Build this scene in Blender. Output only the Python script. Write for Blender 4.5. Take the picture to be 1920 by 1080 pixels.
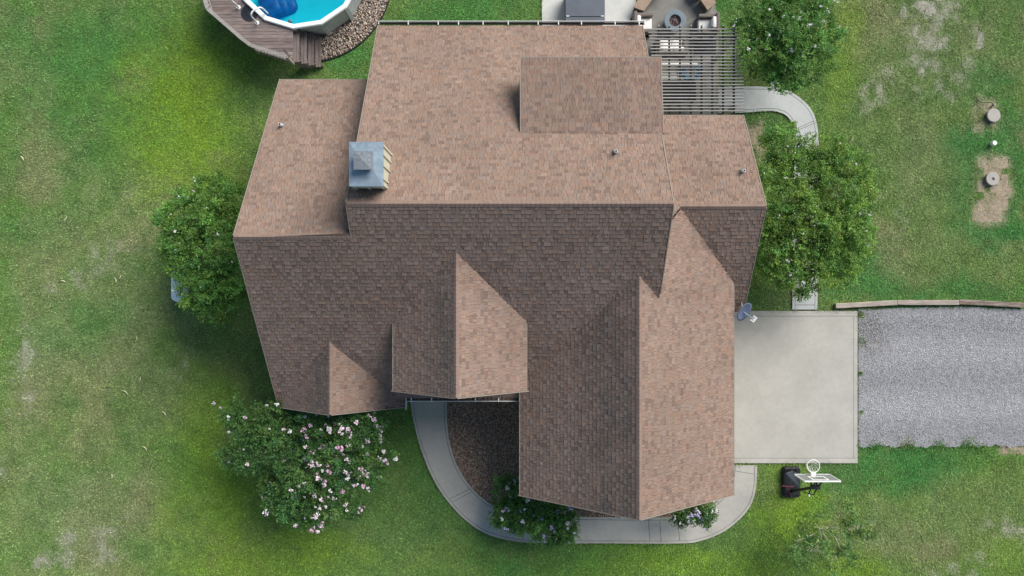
import bpy, bmesh, math, random
import numpy as np
from mathutils import Vector, Matrix

for o in list(bpy.data.objects):
    bpy.data.objects.remove(o)
SC = bpy.context.scene
COL = SC.collection
random.seed(7)
RNG = np.random.default_rng(7)

# ------------------------------------------------------------------ camera, sky, sun, exposure
H = 29.0            # drone height over the lawn, metres
FPX = 1300.0        # focal length in pixels of the 1920 wide picture
cam = bpy.data.cameras.new('Camera')
cam.sensor_width = 36.0
cam.lens = 36.0 * FPX / 1920.0
cam.clip_end = 2000.0
camo = bpy.data.objects.new('Camera', cam)
camo.location = (0, 0, H)
camo.rotation_euler = (0, 0, 0)
COL.objects.link(camo)
SC.camera = camo

SUN_AZ = math.radians(43)      # clockwise from +Y
SUN_EL = math.radians(36)
sv = Vector((math.sin(SUN_AZ) * math.cos(SUN_EL), math.cos(SUN_AZ) * math.cos(SUN_EL), math.sin(SUN_EL)))
world = bpy.data.worlds.new('World')
SC.world = world
world.use_nodes = True
wn = world.node_tree
wn.nodes.clear()
wo = wn.nodes.new('ShaderNodeOutputWorld')
wb = wn.nodes.new('ShaderNodeBackground')
ws = wn.nodes.new('ShaderNodeTexSky')
ws.sky_type = 'NISHITA'
ws.sun_disc = False
ws.sun_elevation = SUN_EL
ws.sun_rotation = SUN_AZ
ws.air_density = 1.3
ws.dust_density = 0.7
ws.ozone_density = 1.0
wb.inputs['Strength'].default_value = 0.08
wn.links.new(ws.outputs[0], wb.inputs['Color'])
wn.links.new(wb.outputs[0], wo.inputs[0])
sun = bpy.data.lights.new('Sun', 'SUN')
sun.energy = 4.0
sun.angle = math.radians(44)
sun.color = (1.0, 0.95, 0.88)
suno = bpy.data.objects.new('Sun', sun)
suno.rotation_euler = sv.to_track_quat('Z', 'Y').to_euler()
suno.location = (10, 15, 40)
COL.objects.link(suno)

SC.render.engine = 'CYCLES'
SC.cycles.max_bounces = 6
SC.cycles.diffuse_bounces = 3
SC.cycles.transparent_max_bounces = 6
SC.cycles.use_denoising = True
SC.view_settings.view_transform = 'Standard'
SC.view_settings.look = 'None'
SC.view_settings.gamma = 1.0
SC.view_settings.use_curve_mapping = False
SC.view_settings.exposure = 0.5


# ------------------------------------------------------------------ helpers
def P(px, py, z=0.0):
    """point in the place, given where it shows in the 1920x1080 picture and its height"""
    k = (H - z) / FPX
    return ((px - 960.0) * k, (540.0 - py) * k, z)


def srgb(r, g, b):
    def f(c):
        c /= 255.0
        return c / 12.92 if c <= 0.04045 else ((c + 0.055) / 1.055) ** 2.4
    return (f(r), f(g), f(b))


class MB:
    """collects shapes for one mesh"""
    def __init__(self):
        self.v = []; self.f = []; self.c = []; self.cur = (1, 1, 1)

    def add(self, vs, fs, col=None):
        b = len(self.v)
        self.v.extend([tuple(p) for p in vs])
        for q in fs:
            self.f.append(tuple(i + b for i in q))
            self.c.append(col or self.cur)
        return self

    def box(self, c, s, rz=0.0, col=None, M=None):
        hx, hy, hz = s[0] / 2, s[1] / 2, s[2] / 2
        pts = [(-hx, -hy, -hz), (hx, -hy, -hz), (hx, hy, -hz), (-hx, hy, -hz), (-hx, -hy, hz), (hx, -hy, hz), (hx, hy, hz), (-hx, hy, hz)]
        if M is None:
            cr, sr = math.cos(rz), math.sin(rz)
            pts = [(c[0] + x * cr - y * sr, c[1] + x * sr + y * cr, c[2] + z) for x, y, z in pts]
        else:
            pts = [tuple(M @ Vector(p) + Vector(c)) for p in pts]
        return self.add(pts, [(0, 3, 2, 1), (4, 5, 6, 7), (0, 1, 5, 4), (1, 2, 6, 5), (2, 3, 7, 6), (3, 0, 4, 7)], col)

    def rbox(self, c, s, r=0.05, rz=0.0, col=None, n=4):
        """box with rounded plan corners and a softened top edge"""
        hx, hy = s[0] / 2, s[1] / 2
        r = min(r, hx * 0.98, hy * 0.98)
        cr, sr = math.cos(rz), math.sin(rz)
        rings = []
        e = min(r * 0.5, s[2] * 0.3)
        for (ins, z) in ((0, -s[2] / 2), (0, s[2] / 2 - e), (e * 0.35, s[2] / 2 - e * 0.35), (e, s[2] / 2)):
            ring = []
            for k, (sx, sy) in enumerate(((1, 1), (-1, 1), (-1, -1), (1, -1))):
                for j in range(n + 1):
                    a = math.pi / 2 * (k + j / n)
                    x = sx * (hx - r) + max(r - ins, 0.001) * math.cos(a)
                    y = sy * (hy - r) + max(r - ins, 0.001) * math.sin(a)
                    ring.append((c[0] + x * cr - y * sr, c[1] + x * sr + y * cr, c[2] + z))
            rings.append(ring)
        m = len(rings[0])
        vs = [p for ring in rings for p in ring]
        fs = []
        for a in range(len(rings) - 1):
            for j in range(m):
                fs.append((a * m + j, a * m + (j + 1) % m, (a + 1) * m + (j + 1) % m, (a + 1) * m + j))
        fs.append(tuple(range((len(rings) - 1) * m, len(rings) * m)))
        return self.add(vs, fs, col)

    def bar(self, a, b, w, h, col=None, up=(0, 0, 1)):
        a = Vector(a); b = Vector(b)
        d = (b - a).normalized()
        upv = Vector(up)
        s = d.cross(upv)
        if s.length < 1e-4:
            s = d.cross(Vector((1, 0, 0)))
        s.normalize()
        u = s.cross(d).normalized()
        s *= w / 2; u *= h / 2
        pts = [a - s - u, a + s - u, a + s + u, a - s + u, b - s - u, b + s - u, b + s + u, b - s + u]
        return self.add(pts, [(0, 1, 2, 3), (7, 6, 5, 4), (0, 4, 5, 1), (1, 5, 6, 2), (2, 6, 7, 3), (3, 7, 4, 0)], col)

    def tube(self, pts, r, n=8, col=None, r2=None, cap=True):
        pts = [Vector(p) for p in pts]
        m = len(pts)
        vs = []
        prev = None
        for i, p in enumerate(pts):
            d = (pts[min(i + 1, m - 1)] - pts[max(i - 1, 0)]).normalized()
            ref = prev if prev is not None else (Vector((0, 0, 1)) if abs(d.z) < 0.9 else Vector((1, 0, 0)))
            s = d.cross(ref)
            if s.length < 1e-4:
                s = d.cross(Vector((0, 1, 0.3)))
            s.normalize()
            u = s.cross(d).normalized()
            prev = u
            rr = r if r2 is None else r + (r2 - r) * i / (m - 1)
            for j in range(n):
                a = 2 * math.pi * j / n
                vs.append(p + s * (rr * math.cos(a)) + u * (rr * math.sin(a)))
        fs = []
        for i in range(m - 1):
            for j in range(n):
                fs.append((i * n + j, (i + 1) * n + j, (i + 1) * n + (j + 1) % n, i * n + (j + 1) % n))
        if cap:
            fs.append(tuple(range(n)))
            fs.append(tuple(reversed(range((m - 1) * n, m * n))))
        return self.add(vs, fs, col)

    def lathe(self, c, prof, n=24, col=None, M=None):
        """prof: list of (radius, height)"""
        vs = []
        for (r, z) in prof:
            for j in range(n):
                a = 2 * math.pi * j / n
                p = Vector((r * math.cos(a), r * math.sin(a), z))
                if M is not None:
                    p = M @ p
                vs.append((c[0] + p[0], c[1] + p[1], c[2] + p[2]))
        fs = []
        for i in range(len(prof) - 1):
            for j in range(n):
                fs.append((i * n + j, i * n + (j + 1) % n, (i + 1) * n + (j + 1) % n, (i + 1) * n + j))
        fs.append(tuple(reversed(range(n))))
        fs.append(tuple(range((len(prof) - 1) * n, len(prof) * n)))
        return self.add(vs, fs, col)

    def prism(self, poly, z0, z1, col=None):
        n = len(poly)
        area = sum(poly[i][0] * poly[(i + 1) % n][1] - poly[(i + 1) % n][0] * poly[i][1] for i in range(n))
        if area < 0:
            poly = list(reversed(poly))
        vs = [(p[0], p[1], z0) for p in poly] + [(p[0], p[1], z1) for p in poly]
        fs = [tuple(reversed(range(n))), tuple(range(n, 2 * n))]
        for i in range(n):
            j = (i + 1) % n
            fs.append((i, j, n + j, n + i))
        return self.add(vs, fs, col)

    def build(self, name, mat, parent=None, smooth=False, color=False):
        me = bpy.data.meshes.new(name)
        me.from_pydata(self.v, [], self.f)
        if color:
            at = me.attributes.new('Col', 'FLOAT_COLOR', 'FACE')
            at.data.foreach_set('color', np.array([(c[0], c[1], c[2], 1.0) for c in self.c], dtype=np.float32).ravel())
        me.materials.append(mat)
        if smooth:
            me.polygons.foreach_set('use_smooth', [True] * len(me.polygons))
        me.update()
        return link(name, me, parent)


def link(name, me, parent=None):
    o = bpy.data.objects.new(name, me)
    COL.objects.link(o)
    if parent is not None:
        o.parent = parent
        o.matrix_parent_inverse = Matrix.Translation(-base_of(parent))
    return o


def base_of(o):
    p = Vector(o.location)
    while o.parent is not None:
        o = o.parent
        p = p + Vector((0, 0, 0)) if o.type != 'EMPTY' else p
    return p if p.length > 0 else Vector((0, 0, 0))


def np_mesh(name, V, F, mat, parent=None, cols=None, smooth=False):
    """V (n,3), F (m,3 or 4) numpy, cols per face (m,3)"""
    me = bpy.data.meshes.new(name)
    n, m, k = len(V), len(F), F.shape[1]
    me.vertices.add(n)
    me.vertices.foreach_set('co', V.astype(np.float32).ravel())
    me.loops.add(m * k)
    me.loops.foreach_set('vertex_index', F.astype(np.int32).ravel())
    me.polygons.add(m)
    me.polygons.foreach_set('loop_start', np.arange(0, m * k, k, dtype=np.int32))
    me.polygons.foreach_set('loop_total', np.full(m, k, dtype=np.int32))
    if smooth:
        me.polygons.foreach_set('use_smooth', np.ones(m, dtype=bool))
    me.update(calc_edges=True)
    if cols is not None:
        at = me.attributes.new('Col', 'FLOAT_COLOR', 'FACE')
        c4 = np.ones((m, 4), np.float32); c4[:, :3] = cols
        at.data.foreach_set('color', c4.ravel())
    me.materials.append(mat)
    return link(name, me, parent)


def tag(o, label=None, cat=None, group=None, kind=None):
    if label: o['label'] = label
    if cat: o['category'] = cat
    if group: o['group'] = group
    if kind: o['kind'] = kind
    return o


def thing(name, loc, label, cat, group=None):
    o = bpy.data.objects.new(name, None)
    o.empty_display_size = 0.3
    o.location = loc
    COL.objects.link(o)
    return tag(o, label, cat, group)


# ------------------------------------------------------------------ noise fields (numpy)
def _hash(ix, iy, seed):
    h = (ix.astype(np.int64) * 374761393 + iy.astype(np.int64) * 668265263 + seed * 2147483647) & 0xFFFFFFFF
    h = ((h ^ (h >> 13)) * 1274126177) & 0xFFFFFFFF
    h = h ^ (h >> 16)
    return (h & 0xFFFFFF) / float(0xFFFFFF)


def vnoise(x, y, s, seed):
    x = np.asarray(x, float) / s; y = np.asarray(y, float) / s
    ix = np.floor(x); iy = np.floor(y)
    fx = x - ix; fy = y - iy
    fx = fx * fx * (3 - 2 * fx); fy = fy * fy * (3 - 2 * fy)
    ix = ix.astype(np.int64); iy = iy.astype(np.int64)
    a = _hash(ix, iy, seed); b = _hash(ix + 1, iy, seed); c = _hash(ix, iy + 1, seed); d = _hash(ix + 1, iy + 1, seed)
    return a + (b - a) * fx + (c - a) * fy + (a - b - c + d) * fx * fy


def _n1(x, y, s):
    return float(vnoise(np.array([x]), np.array([y]), s, 71)[0])


def fbm(x, y, s, seed, oct=4):
    t = 0; amp = 1; tot = 0
    for k in range(oct):
        t = t + amp * vnoise(x, y, s / 2 ** k, seed + 11 * k); tot += amp; amp *= 0.55
    return t / tot


# ------------------------------------------------------------------ materials
def mat_new(name):
    m = bpy.data.materials.new(name)
    m.use_nodes = True
    nt = m.node_tree
    b = nt.nodes['Principled BSDF']
    return m, nt, b


def mat_plain(name, col, rough=0.7, metal=0.0, var=0.12, scale=6.0, bump=0.0, bscale=40.0, spec=0.3, stretch=None):
    m, nt, b = mat_new(name)
    tc = nt.nodes.new('ShaderNodeTexCoord')
    src = tc.outputs['Object']
    if stretch:
        mp = nt.nodes.new('ShaderNodeMapping')
        mp.inputs['Scale'].default_value = stretch
        nt.links.new(src, mp.inputs['Vector']); src = mp.outputs[0]
    nz = nt.nodes.new('ShaderNodeTexNoise')
    nz.inputs['Scale'].default_value = scale; nz.inputs['Detail'].default_value = 6; nz.inputs['Roughness'].default_value = 0.62
    nt.links.new(src, nz.inputs['Vector'])
    rp = nt.nodes.new('ShaderNodeValToRGB')
    rp.color_ramp.elements[0].position = 0.3; rp.color_ramp.elements[1].position = 0.7
    rp.color_ramp.elements[0].color = (col[0] * (1 - var), col[1] * (1 - var), col[2] * (1 - var), 1)
    rp.color_ramp.elements[1].color = (min(1, col[0] * (1 + var)), min(1, col[1] * (1 + var)), min(1, col[2] * (1 + var)), 1)
    nt.links.new(nz.outputs['Fac'], rp.inputs[0])
    nt.links.new(rp.outputs[0], b.inputs['Base Color'])
    b.inputs['Roughness'].default_value = rough
    b.inputs['Metallic'].default_value = metal
    b.inputs['Specular IOR Level'].default_value = spec
    if bump:
        n2 = nt.nodes.new('ShaderNodeTexNoise')
        n2.inputs['Scale'].default_value = bscale; n2.inputs['Detail'].default_value = 4
        nt.links.new(src, n2.inputs['Vector'])
        bp = nt.nodes.new('ShaderNodeBump')
        bp.inputs['Strength'].default_value = bump; bp.inputs['Distance'].default_value = 0.02
        nt.links.new(n2.outputs['Fac'], bp.inputs['Height'])
        nt.links.new(bp.outputs[0], b.inputs['Normal'])
    return m


def mat_attr(name, rough=0.9, spec=0.15, var=0.1, scale=20.0, transl=0.0, bump=0.0, bscale=200.0):
    """colour comes from each piece's own colour, with fine grain on top"""
    m, nt, b = mat_new(name)
    at = nt.nodes.new('ShaderNodeAttribute'); at.attribute_name = 'Col'
    src = at.outputs['Color']
    if var:
        tc = nt.nodes.new('ShaderNodeTexCoord')
        nz = nt.nodes.new('ShaderNodeTexNoise'); nz.inputs['Scale'].default_value = scale; nz.inputs['Detail'].default_value = 4
        nt.links.new(tc.outputs['Object'], nz.inputs['Vector'])
        mr = nt.nodes.new('ShaderNodeMapRange')
        mr.inputs['From Min'].default_value = 0.3; mr.inputs['From Max'].default_value = 0.7
        mr.inputs['To Min'].default_value = 1 - var; mr.inputs['To Max'].default_value = 1 + var
        nt.links.new(nz.outputs['Fac'], mr.inputs['Value'])
        vm = nt.nodes.new('ShaderNodeVectorMath'); vm.operation = 'SCALE'
        nt.links.new(src, vm.inputs[0]); nt.links.new(mr.outputs[0], vm.inputs['Scale'])
        src = vm.outputs[0]
    nt.links.new(src, b.inputs['Base Color'])
    b.inputs['Roughness'].default_value = rough
    b.inputs['Specular IOR Level'].default_value = spec
    if bump:
        tc2 = nt.nodes.new('ShaderNodeTexCoord')
        n2 = nt.nodes.new('ShaderNodeTexNoise'); n2.inputs['Scale'].default_value = bscale; n2.inputs['Detail'].default_value = 2
        nt.links.new(tc2.outputs['Object'], n2.inputs['Vector'])
        bp = nt.nodes.new('ShaderNodeBump'); bp.inputs['Strength'].default_value = bump; bp.inputs['Distance'].default_value = 0.01
        nt.links.new(n2.outputs['Fac'], bp.inputs['Height']); nt.links.new(bp.outputs[0], b.inputs['Normal'])
    if transl:
        tr = nt.nodes.new('ShaderNodeBsdfTranslucent')
        nt.links.new(src, tr.inputs['Color'])
        mx = nt.nodes.new('ShaderNodeMixShader'); mx.inputs[0].default_value = transl
        out = nt.nodes['Material Output']
        nt.links.new(b.outputs[0], mx.inputs[1]); nt.links.new(tr.outputs[0], mx.inputs[2]); nt.links.new(mx.outputs[0], out.inputs['Surface'])
    return m


def mat_concrete(name, col, stain=0.10):
    m, nt, b = mat_new(name)
    tc = nt.nodes.new('ShaderNodeTexCoord')
    def noise(sc, det, rg=0.6):
        n = nt.nodes.new('ShaderNodeTexNoise'); n.inputs['Scale'].default_value = sc; n.inputs['Detail'].default_value = det; n.inputs['Roughness'].default_value = rg
        nt.links.new(tc.outputs['Object'], n.inputs['Vector']); return n.outputs['Fac']
    def mrange(src, a, c, lo, hi):
        r = nt.nodes.new('ShaderNodeMapRange'); r.inputs['From Min'].default_value = a; r.inputs['From Max'].default_value = c
        r.inputs['To Min'].default_value = lo; r.inputs['To Max'].default_value = hi
        nt.links.new(src, r.inputs['Value']); return r.outputs[0]
    f1 = mrange(noise(0.7, 6), 0.32, 0.68, 1 - stain, 1 + stain * 0.5)
    f2 = mrange(noise(5, 7, 0.7), 0.3, 0.7, 0.93, 1.06)
    f3 = mrange(noise(60, 3), 0.3, 0.7, 0.94, 1.05)
    m1 = nt.nodes.new('ShaderNodeMath'); m1.operation = 'MULTIPLY'; nt.links.new(f1, m1.inputs[0]); nt.links.new(f2, m1.inputs[1])
    m2 = nt.nodes.new('ShaderNodeMath'); m2.operation = 'MULTIPLY'; nt.links.new(m1.outputs[0], m2.inputs[0]); nt.links.new(f3, m2.inputs[1])
    vm = nt.nodes.new('ShaderNodeVectorMath'); vm.operation = 'SCALE'; vm.inputs[0].default_value = col
    nt.links.new(m2.outputs[0], vm.inputs['Scale'])
    nt.links.new(vm.outputs[0], b.inputs['Base Color'])
    b.inputs['Roughness'].default_value = 0.88; b.inputs['Specular IOR Level'].default_value = 0.2
    bp = nt.nodes.new('ShaderNodeBump'); bp.inputs['Strength'].default_value = 0.25; bp.inputs['Distance'].default_value = 0.01
    nt.links.new(noise(90, 3), bp.inputs['Height']); nt.links.new(bp.outputs[0], b.inputs['Normal'])
    return m


def mat_random(name, palette, rough=0.9):
    """each single piece picks its own tone from a palette"""
    m, nt, b = mat_new(name)
    oi = nt.nodes.new('ShaderNodeObjectInfo')
    rp = nt.nodes.new('ShaderNodeValToRGB'); rp.color_ramp.interpolation = 'CONSTANT'
    els = rp.color_ramp.elements
    pos = 0
    for i, (c, w) in enumerate(palette):
        e = els[0] if i == 0 else (els[1] if i == 1 else els.new(min(pos, 0.999)))
        e.position = min(pos, 0.999); e.color = (*c, 1); pos += w
    nt.links.new(oi.outputs['Random'], rp.inputs[0])
    tc = nt.nodes.new('ShaderNodeTexCoord')
    nz = nt.nodes.new('ShaderNodeTexNoise'); nz.inputs['Scale'].default_value = 25; nz.inputs['Detail'].default_value = 4
    nt.links.new(tc.outputs['Object'], nz.inputs['Vector'])
    mr = nt.nodes.new('ShaderNodeMapRange'); mr.inputs['From Min'].default_value = 0.3; mr.inputs['From Max'].default_value = 0.7
    mr.inputs['To Min'].default_value = 0.9; mr.inputs['To Max'].default_value = 1.1
    nt.links.new(nz.outputs['Fac'], mr.inputs['Value'])
    vm = nt.nodes.new('ShaderNodeVectorMath'); vm.operation = 'SCALE'
    nt.links.new(rp.outputs[0], vm.inputs[0]); nt.links.new(mr.outputs[0], vm.inputs['Scale'])
    nt.links.new(vm.outputs[0], b.inputs['Base Color'])
    b.inputs['Roughness'].default_value = rough; b.inputs['Specular IOR Level'].default_value = 0.15
    return m


def mat_wood(name, col, dark, axis=0, rough=0.8, scale=3.0):
    """weathered grain running along one axis"""
    m, nt, b = mat_new(name)
    tc = nt.nodes.new('ShaderNodeTexCoord')
    mp = nt.nodes.new('ShaderNodeMapping')
    s = [12.0, 12.0, 12.0]; s[axis] = 0.8
    mp.inputs['Scale'].default_value = s
    nt.links.new(tc.outputs['Object'], mp.inputs['Vector'])
    nz = nt.nodes.new('ShaderNodeTexNoise'); nz.inputs['Scale'].default_value = scale; nz.inputs['Detail'].default_value = 7; nz.inputs['Roughness'].default_value = 0.65
    nt.links.new(mp.outputs[0], nz.inputs['Vector'])
    oi = nt.nodes.new('ShaderNodeObjectInfo')
    ad = nt.nodes.new('ShaderNodeMath'); ad.operation = 'MULTIPLY_ADD'; ad.inputs[1].default_value = 0.22
    nt.links.new(oi.outputs['Random'], ad.inputs[0]); nt.links.new(nz.outputs['Fac'], ad.inputs[2])
    rp = nt.nodes.new('ShaderNodeValToRGB')
    rp.color_ramp.elements[0].position = 0.4; rp.color_ramp.elements[1].position = 0.8
    rp.color_ramp.elements[0].color = (*dark, 1); rp.color_ramp.elements[1].color = (*col, 1)
    nt.links.new(ad.outputs[0], rp.inputs[0]); nt.links.new(rp.outputs[0], b.inputs['Base Color'])
    b.inputs['Roughness'].default_value = rough; b.inputs['Specular IOR Level'].default_value = 0.2
    bp = nt.nodes.new('ShaderNodeBump'); bp.inputs['Strength'].default_value = 0.3; bp.inputs['Distance'].default_value = 0.01
    nt.links.new(nz.outputs['Fac'], bp.inputs['Height']); nt.links.new(bp.outputs[0], b.inputs['Normal'])
    return m


SHINGLE_PAL = [((0.242, 0.171, 0.135), 0.44), ((0.254, 0.182, 0.146), 0.24), ((0.246, 0.162, 0.124), 0.14),
               ((0.226, 0.172, 0.146), 0.10), ((0.192, 0.136, 0.112), 0.08)]
M = {}
M['shingle'] = mat_attr('shingle_granules', 0.95, 0.1, 0.13, 18.0, bump=0.4, bscale=160)
M['shingle_one'] = mat_random('single_shingle_granules', SHINGLE_PAL, 0.95)
M['ridge'] = mat_random('ridge_granules', [((0.225, 0.160, 0.132), 0.5), ((0.235, 0.170, 0.140), 0.3), ((0.21, 0.15, 0.124), 0.2)], 0.95)
M['underlay'] = mat_plain('roof_underlay', (0.10, 0.075, 0.065), 0.95, var=0.2)
M['fascia'] = mat_plain('fascia_paint', (0.27, 0.225, 0.19), 0.6, var=0.08)
M['cream'] = mat_plain('cream_siding', (0.52, 0.50, 0.40), 0.6, var=0.05, bump=0.1)
M['white'] = mat_plain('white_enamel', (0.80, 0.80, 0.78), 0.4, var=0.05, spec=0.4)
M['galv'] = mat_plain('galvanised_sheet', (0.30, 0.38, 0.44), 0.45, 0.45, var=0.22, scale=5, bump=0.08, bscale=12)
M['galv_dark'] = mat_plain('dull_zinc', (0.24, 0.26, 0.28), 0.55, 0.4, var=0.3, scale=14)
M['black'] = mat_plain('black_plastic', (0.018, 0.018, 0.022), 0.5, var=0.25)
M['dark_steel'] = mat_plain('dark_steel', (0.03, 0.032, 0.036), 0.45, 0.3, var=0.2)
M['conc'] = mat_concrete('broomed_concrete', (0.435, 0.415, 0.37))
M['conc_pale'] = mat_concrete('pale_concrete', (0.58, 0.58, 0.55), 0.1)
M['conc_patio'] = mat_concrete('patio_concrete', (0.25, 0.24, 0.22), 0.3)
M['conc_edge'] = mat_concrete('concrete_edge', (0.45, 0.43, 0.385), 0.2)
M['conc_shade_blue'] = mat_concrete('shade_blue_concrete', (0.47, 0.485, 0.475), 0.08)  # bluish cast of tree shade painted into the path's concrete
M['joint'] = mat_plain('joint_soil', (0.10, 0.09, 0.075), 0.95, var=0.3)  # dark soil base under the slabs and pool stones
M['stone'] = mat_attr('loose_stone', 0.85, 0.2, 0.12, 30)
M['grass'] = mat_attr('grass_blade', 0.75, 0.15, 0.0, transl=0.25)
M['soil'] = mat_attr('lawn_soil', 0.95, 0.05, 0.25, 9.0, bump=0.6, bscale=45)
M['leaf'] = mat_attr('crape_leaf', 0.5, 0.35, 0.0, transl=0.48)
M['bark'] = mat_plain('smooth_bark', (0.30, 0.24, 0.18), 0.8, var=0.3, scale=9)
M['bark_pale'] = mat_plain('pale_bark', (0.60, 0.55, 0.43), 0.8, var=0.2, scale=9)
M['deck'] = mat_wood('weathered_deck', (0.30, 0.245, 0.225), (0.10, 0.075, 0.068), 0)
M['deck_y'] = mat_wood('weathered_tread', (0.25, 0.205, 0.19), (0.075, 0.058, 0.055), 1)
M['rail'] = mat_wood('silvered_rail', (0.40, 0.37, 0.34), (0.20, 0.175, 0.16), 0)
M['timber'] = mat_wood('split_timber', (0.44, 0.385, 0.33), (0.13, 0.09, 0.07), 0, scale=2.2)
M['pergola'] = mat_wood('pergola_wood', (0.42, 0.41, 0.385), (0.24, 0.225, 0.21), 0)
M['rafter'] = mat_wood('pergola_rafter', (0.11, 0.09, 0.075), (0.04, 0.033, 0.03), 1)
M['cushion'] = mat_plain('pale_cushion', (0.80, 0.78, 0.74), 0.9, var=0.05, bump=0.15, bscale=60)
M['wicker'] = mat_plain('brown_wicker', (0.17, 0.145, 0.13), 0.8, var=0.35, scale=60, bump=0.5, bscale=120)
M['cap_stone'] = mat_plain('tan_capstone', (0.33, 0.245, 0.18), 0.85, var=0.15, scale=5, bump=0.2)
M['wall_stone'] = mat_plain('dark_wall_stone', (0.13, 0.115, 0.10), 0.9, var=0.4, scale=9, bump=0.5, bscale=20)
M['fire_ring'] = mat_plain('blue_grey_concrete', (0.16, 0.20, 0.23), 0.6, var=0.12)
M['navy'] = mat_plain('dark_navy_weave', (0.022, 0.026, 0.04), 0.9, var=0.25, scale=20)
M['blue'] = mat_plain('blue_vinyl', (0.02, 0.22, 0.42), 0.35, var=0.3, scale=7)
M['step_blue'] = mat_plain('deep_blue_step', (0.008, 0.16, 0.48), 0.4, var=0.3, scale=4)
M['slate_cover'] = mat_plain('slate_vinyl', (0.10, 0.115, 0.14), 0.5, var=0.12, scale=2)
M['tank'] = mat_plain('pale_blue_tank_paint', (0.74, 0.84, 0.90), 0.35, var=0.04, spec=0.4)
M['pool_wall'] = mat_plain('grey_pool_wall', (0.42, 0.46, 0.47), 0.5, var=0.12, scale=5)
M['liner'] = mat_plain('aqua_liner', (0.012, 0.84, 0.95), 0.6, var=0.05, scale=1.5)
M['dish'] = mat_plain('slate_blue_dish', (0.10, 0.125, 0.20), 0.5, var=0.1)
M['lid'] = mat_concrete('septic_lid_concrete', (0.42, 0.39, 0.35), 0.1)
M['dry'] = mat_plain('dry_strip', (0.55, 0.52, 0.36), 0.9, var=0.2)
M['maroon'] = mat_plain('maroon_rod', (0.16, 0.03, 0.045), 0.6, var=0.1)
M['grey_panel'] = mat_plain('faded_grey_panel', (0.16, 0.17, 0.19), 0.6, var=0.12, scale=5)
M['cable'] = mat_plain('black_cable', (0.03, 0.03, 0.03), 0.6, var=0.1)
M['flower_white'] = mat_plain('white_petal', (0.80, 0.78, 0.76), 0.7, var=0.08, scale=30)
M['flower_pale'] = mat_plain('pale_pink_petal', (0.78, 0.62, 0.70), 0.7, var=0.1, scale=30)
M['flower_pink'] = mat_plain('pink_petal', (0.70, 0.42, 0.58), 0.7, var=0.15, scale=30)
M['flower_lilac'] = mat_plain('lilac_petal', (0.56, 0.46, 0.72), 0.7, var=0.1, scale=30)


def mat_water():
    m, nt, b = mat_new('pool_water')
    b.inputs['Base Color'].default_value = (0.55, 0.95, 1.0, 1)
    b.inputs['Roughness'].default_value = 0.03
    b.inputs['IOR'].default_value = 1.33
    b.inputs['Transmission Weight'].default_value = 1.0
    tc = nt.nodes.new('ShaderNodeTexCoord')
    nz = nt.nodes.new('ShaderNodeTexNoise'); nz.inputs['Scale'].default_value = 3.0
    nt.links.new(tc.outputs['Object'], nz.inputs['Vector'])
    bp = nt.nodes.new('ShaderNodeBump'); bp.inputs['Strength'].default_value = 0.05; bp.inputs['Distance'].default_value = 0.05
    nt.links.new(nz.outputs['Fac'], bp.inputs['Height']); nt.links.new(bp.outputs[0], b.inputs['Normal'])
    # light passes through the clear surface to the liner below
    tr = nt.nodes.new('ShaderNodeBsdfTransparent'); tr.inputs['Color'].default_value = (0.80, 0.99, 1.0, 1)
    gl = nt.nodes.new('ShaderNodeBsdfGlossy'); gl.inputs['Roughness'].default_value = 0.04
    nt.links.new(bp.outputs[0], gl.inputs['Normal'])
    fr = nt.nodes.new('ShaderNodeFresnel'); fr.inputs['IOR'].default_value = 1.33
    nt.links.new(bp.outputs[0], fr.inputs['Normal'])
    mx = nt.nodes.new('ShaderNodeMixShader')
    nt.links.new(fr.outputs[0], mx.inputs[0]); nt.links.new(tr.outputs[0], mx.inputs[1]); nt.links.new(gl.outputs[0], mx.inputs[2])
    nt.links.new(mx.outputs[0], nt.nodes['Material Output'].inputs['Surface'])
    nt.nodes.remove(b)
    return m


def mat_clear():
    m, nt, b = mat_new('smoked_acrylic')
    tr = nt.nodes.new('ShaderNodeBsdfTransparent'); tr.inputs['Color'].default_value = (0.55, 0.58, 0.57, 1)
    df = nt.nodes.new('ShaderNodeBsdfPrincipled'); df.inputs['Base Color'].default_value = (0.35, 0.39, 0.38, 1); df.inputs['Roughness'].default_value = 0.2
    mx = nt.nodes.new('ShaderNodeMixShader'); mx.inputs[0].default_value = 0.55
    nt.links.new(tr.outputs[0], mx.inputs[1]); nt.links.new(df.outputs[0], mx.inputs[2])
    nt.links.new(mx.outputs[0], nt.nodes['Material Output'].inputs['Surface'])
    nt.nodes.remove(b)
    return m


M['water'] = mat_water()
M['acrylic'] = mat_clear()


# ------------------------------------------------------------------ outlines used by ground, grass, gravel
def spline(pts, n=8, closed=False):
    out = []
    m = len(pts)
    rng = range(m) if closed else range(m - 1)
    for i in rng:
        if closed:
            p0, p1, p2, p3 = pts[(i - 1) % m], pts[i], pts[(i + 1) % m], pts[(i + 2) % m]
        else:
            p0, p1, p2, p3 = pts[max(i - 1, 0)], pts[i], pts[i + 1], pts[min(i + 2, m - 1)]
        for k in range(n):
            t = k / n
            out.append(tuple(0.5 * (2 * p1[a] + (-p0[a] + p2[a]) * t + (2 * p0[a] - 5 * p1[a] + 4 * p2[a] - p3[a]) * t * t + (-p0[a] + 3 * p1[a] - 3 * p2[a] + p3[a]) * t ** 3) for a in range(2)))
    if not closed:
        out.append(tuple(pts[-1]))
    return out


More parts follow.
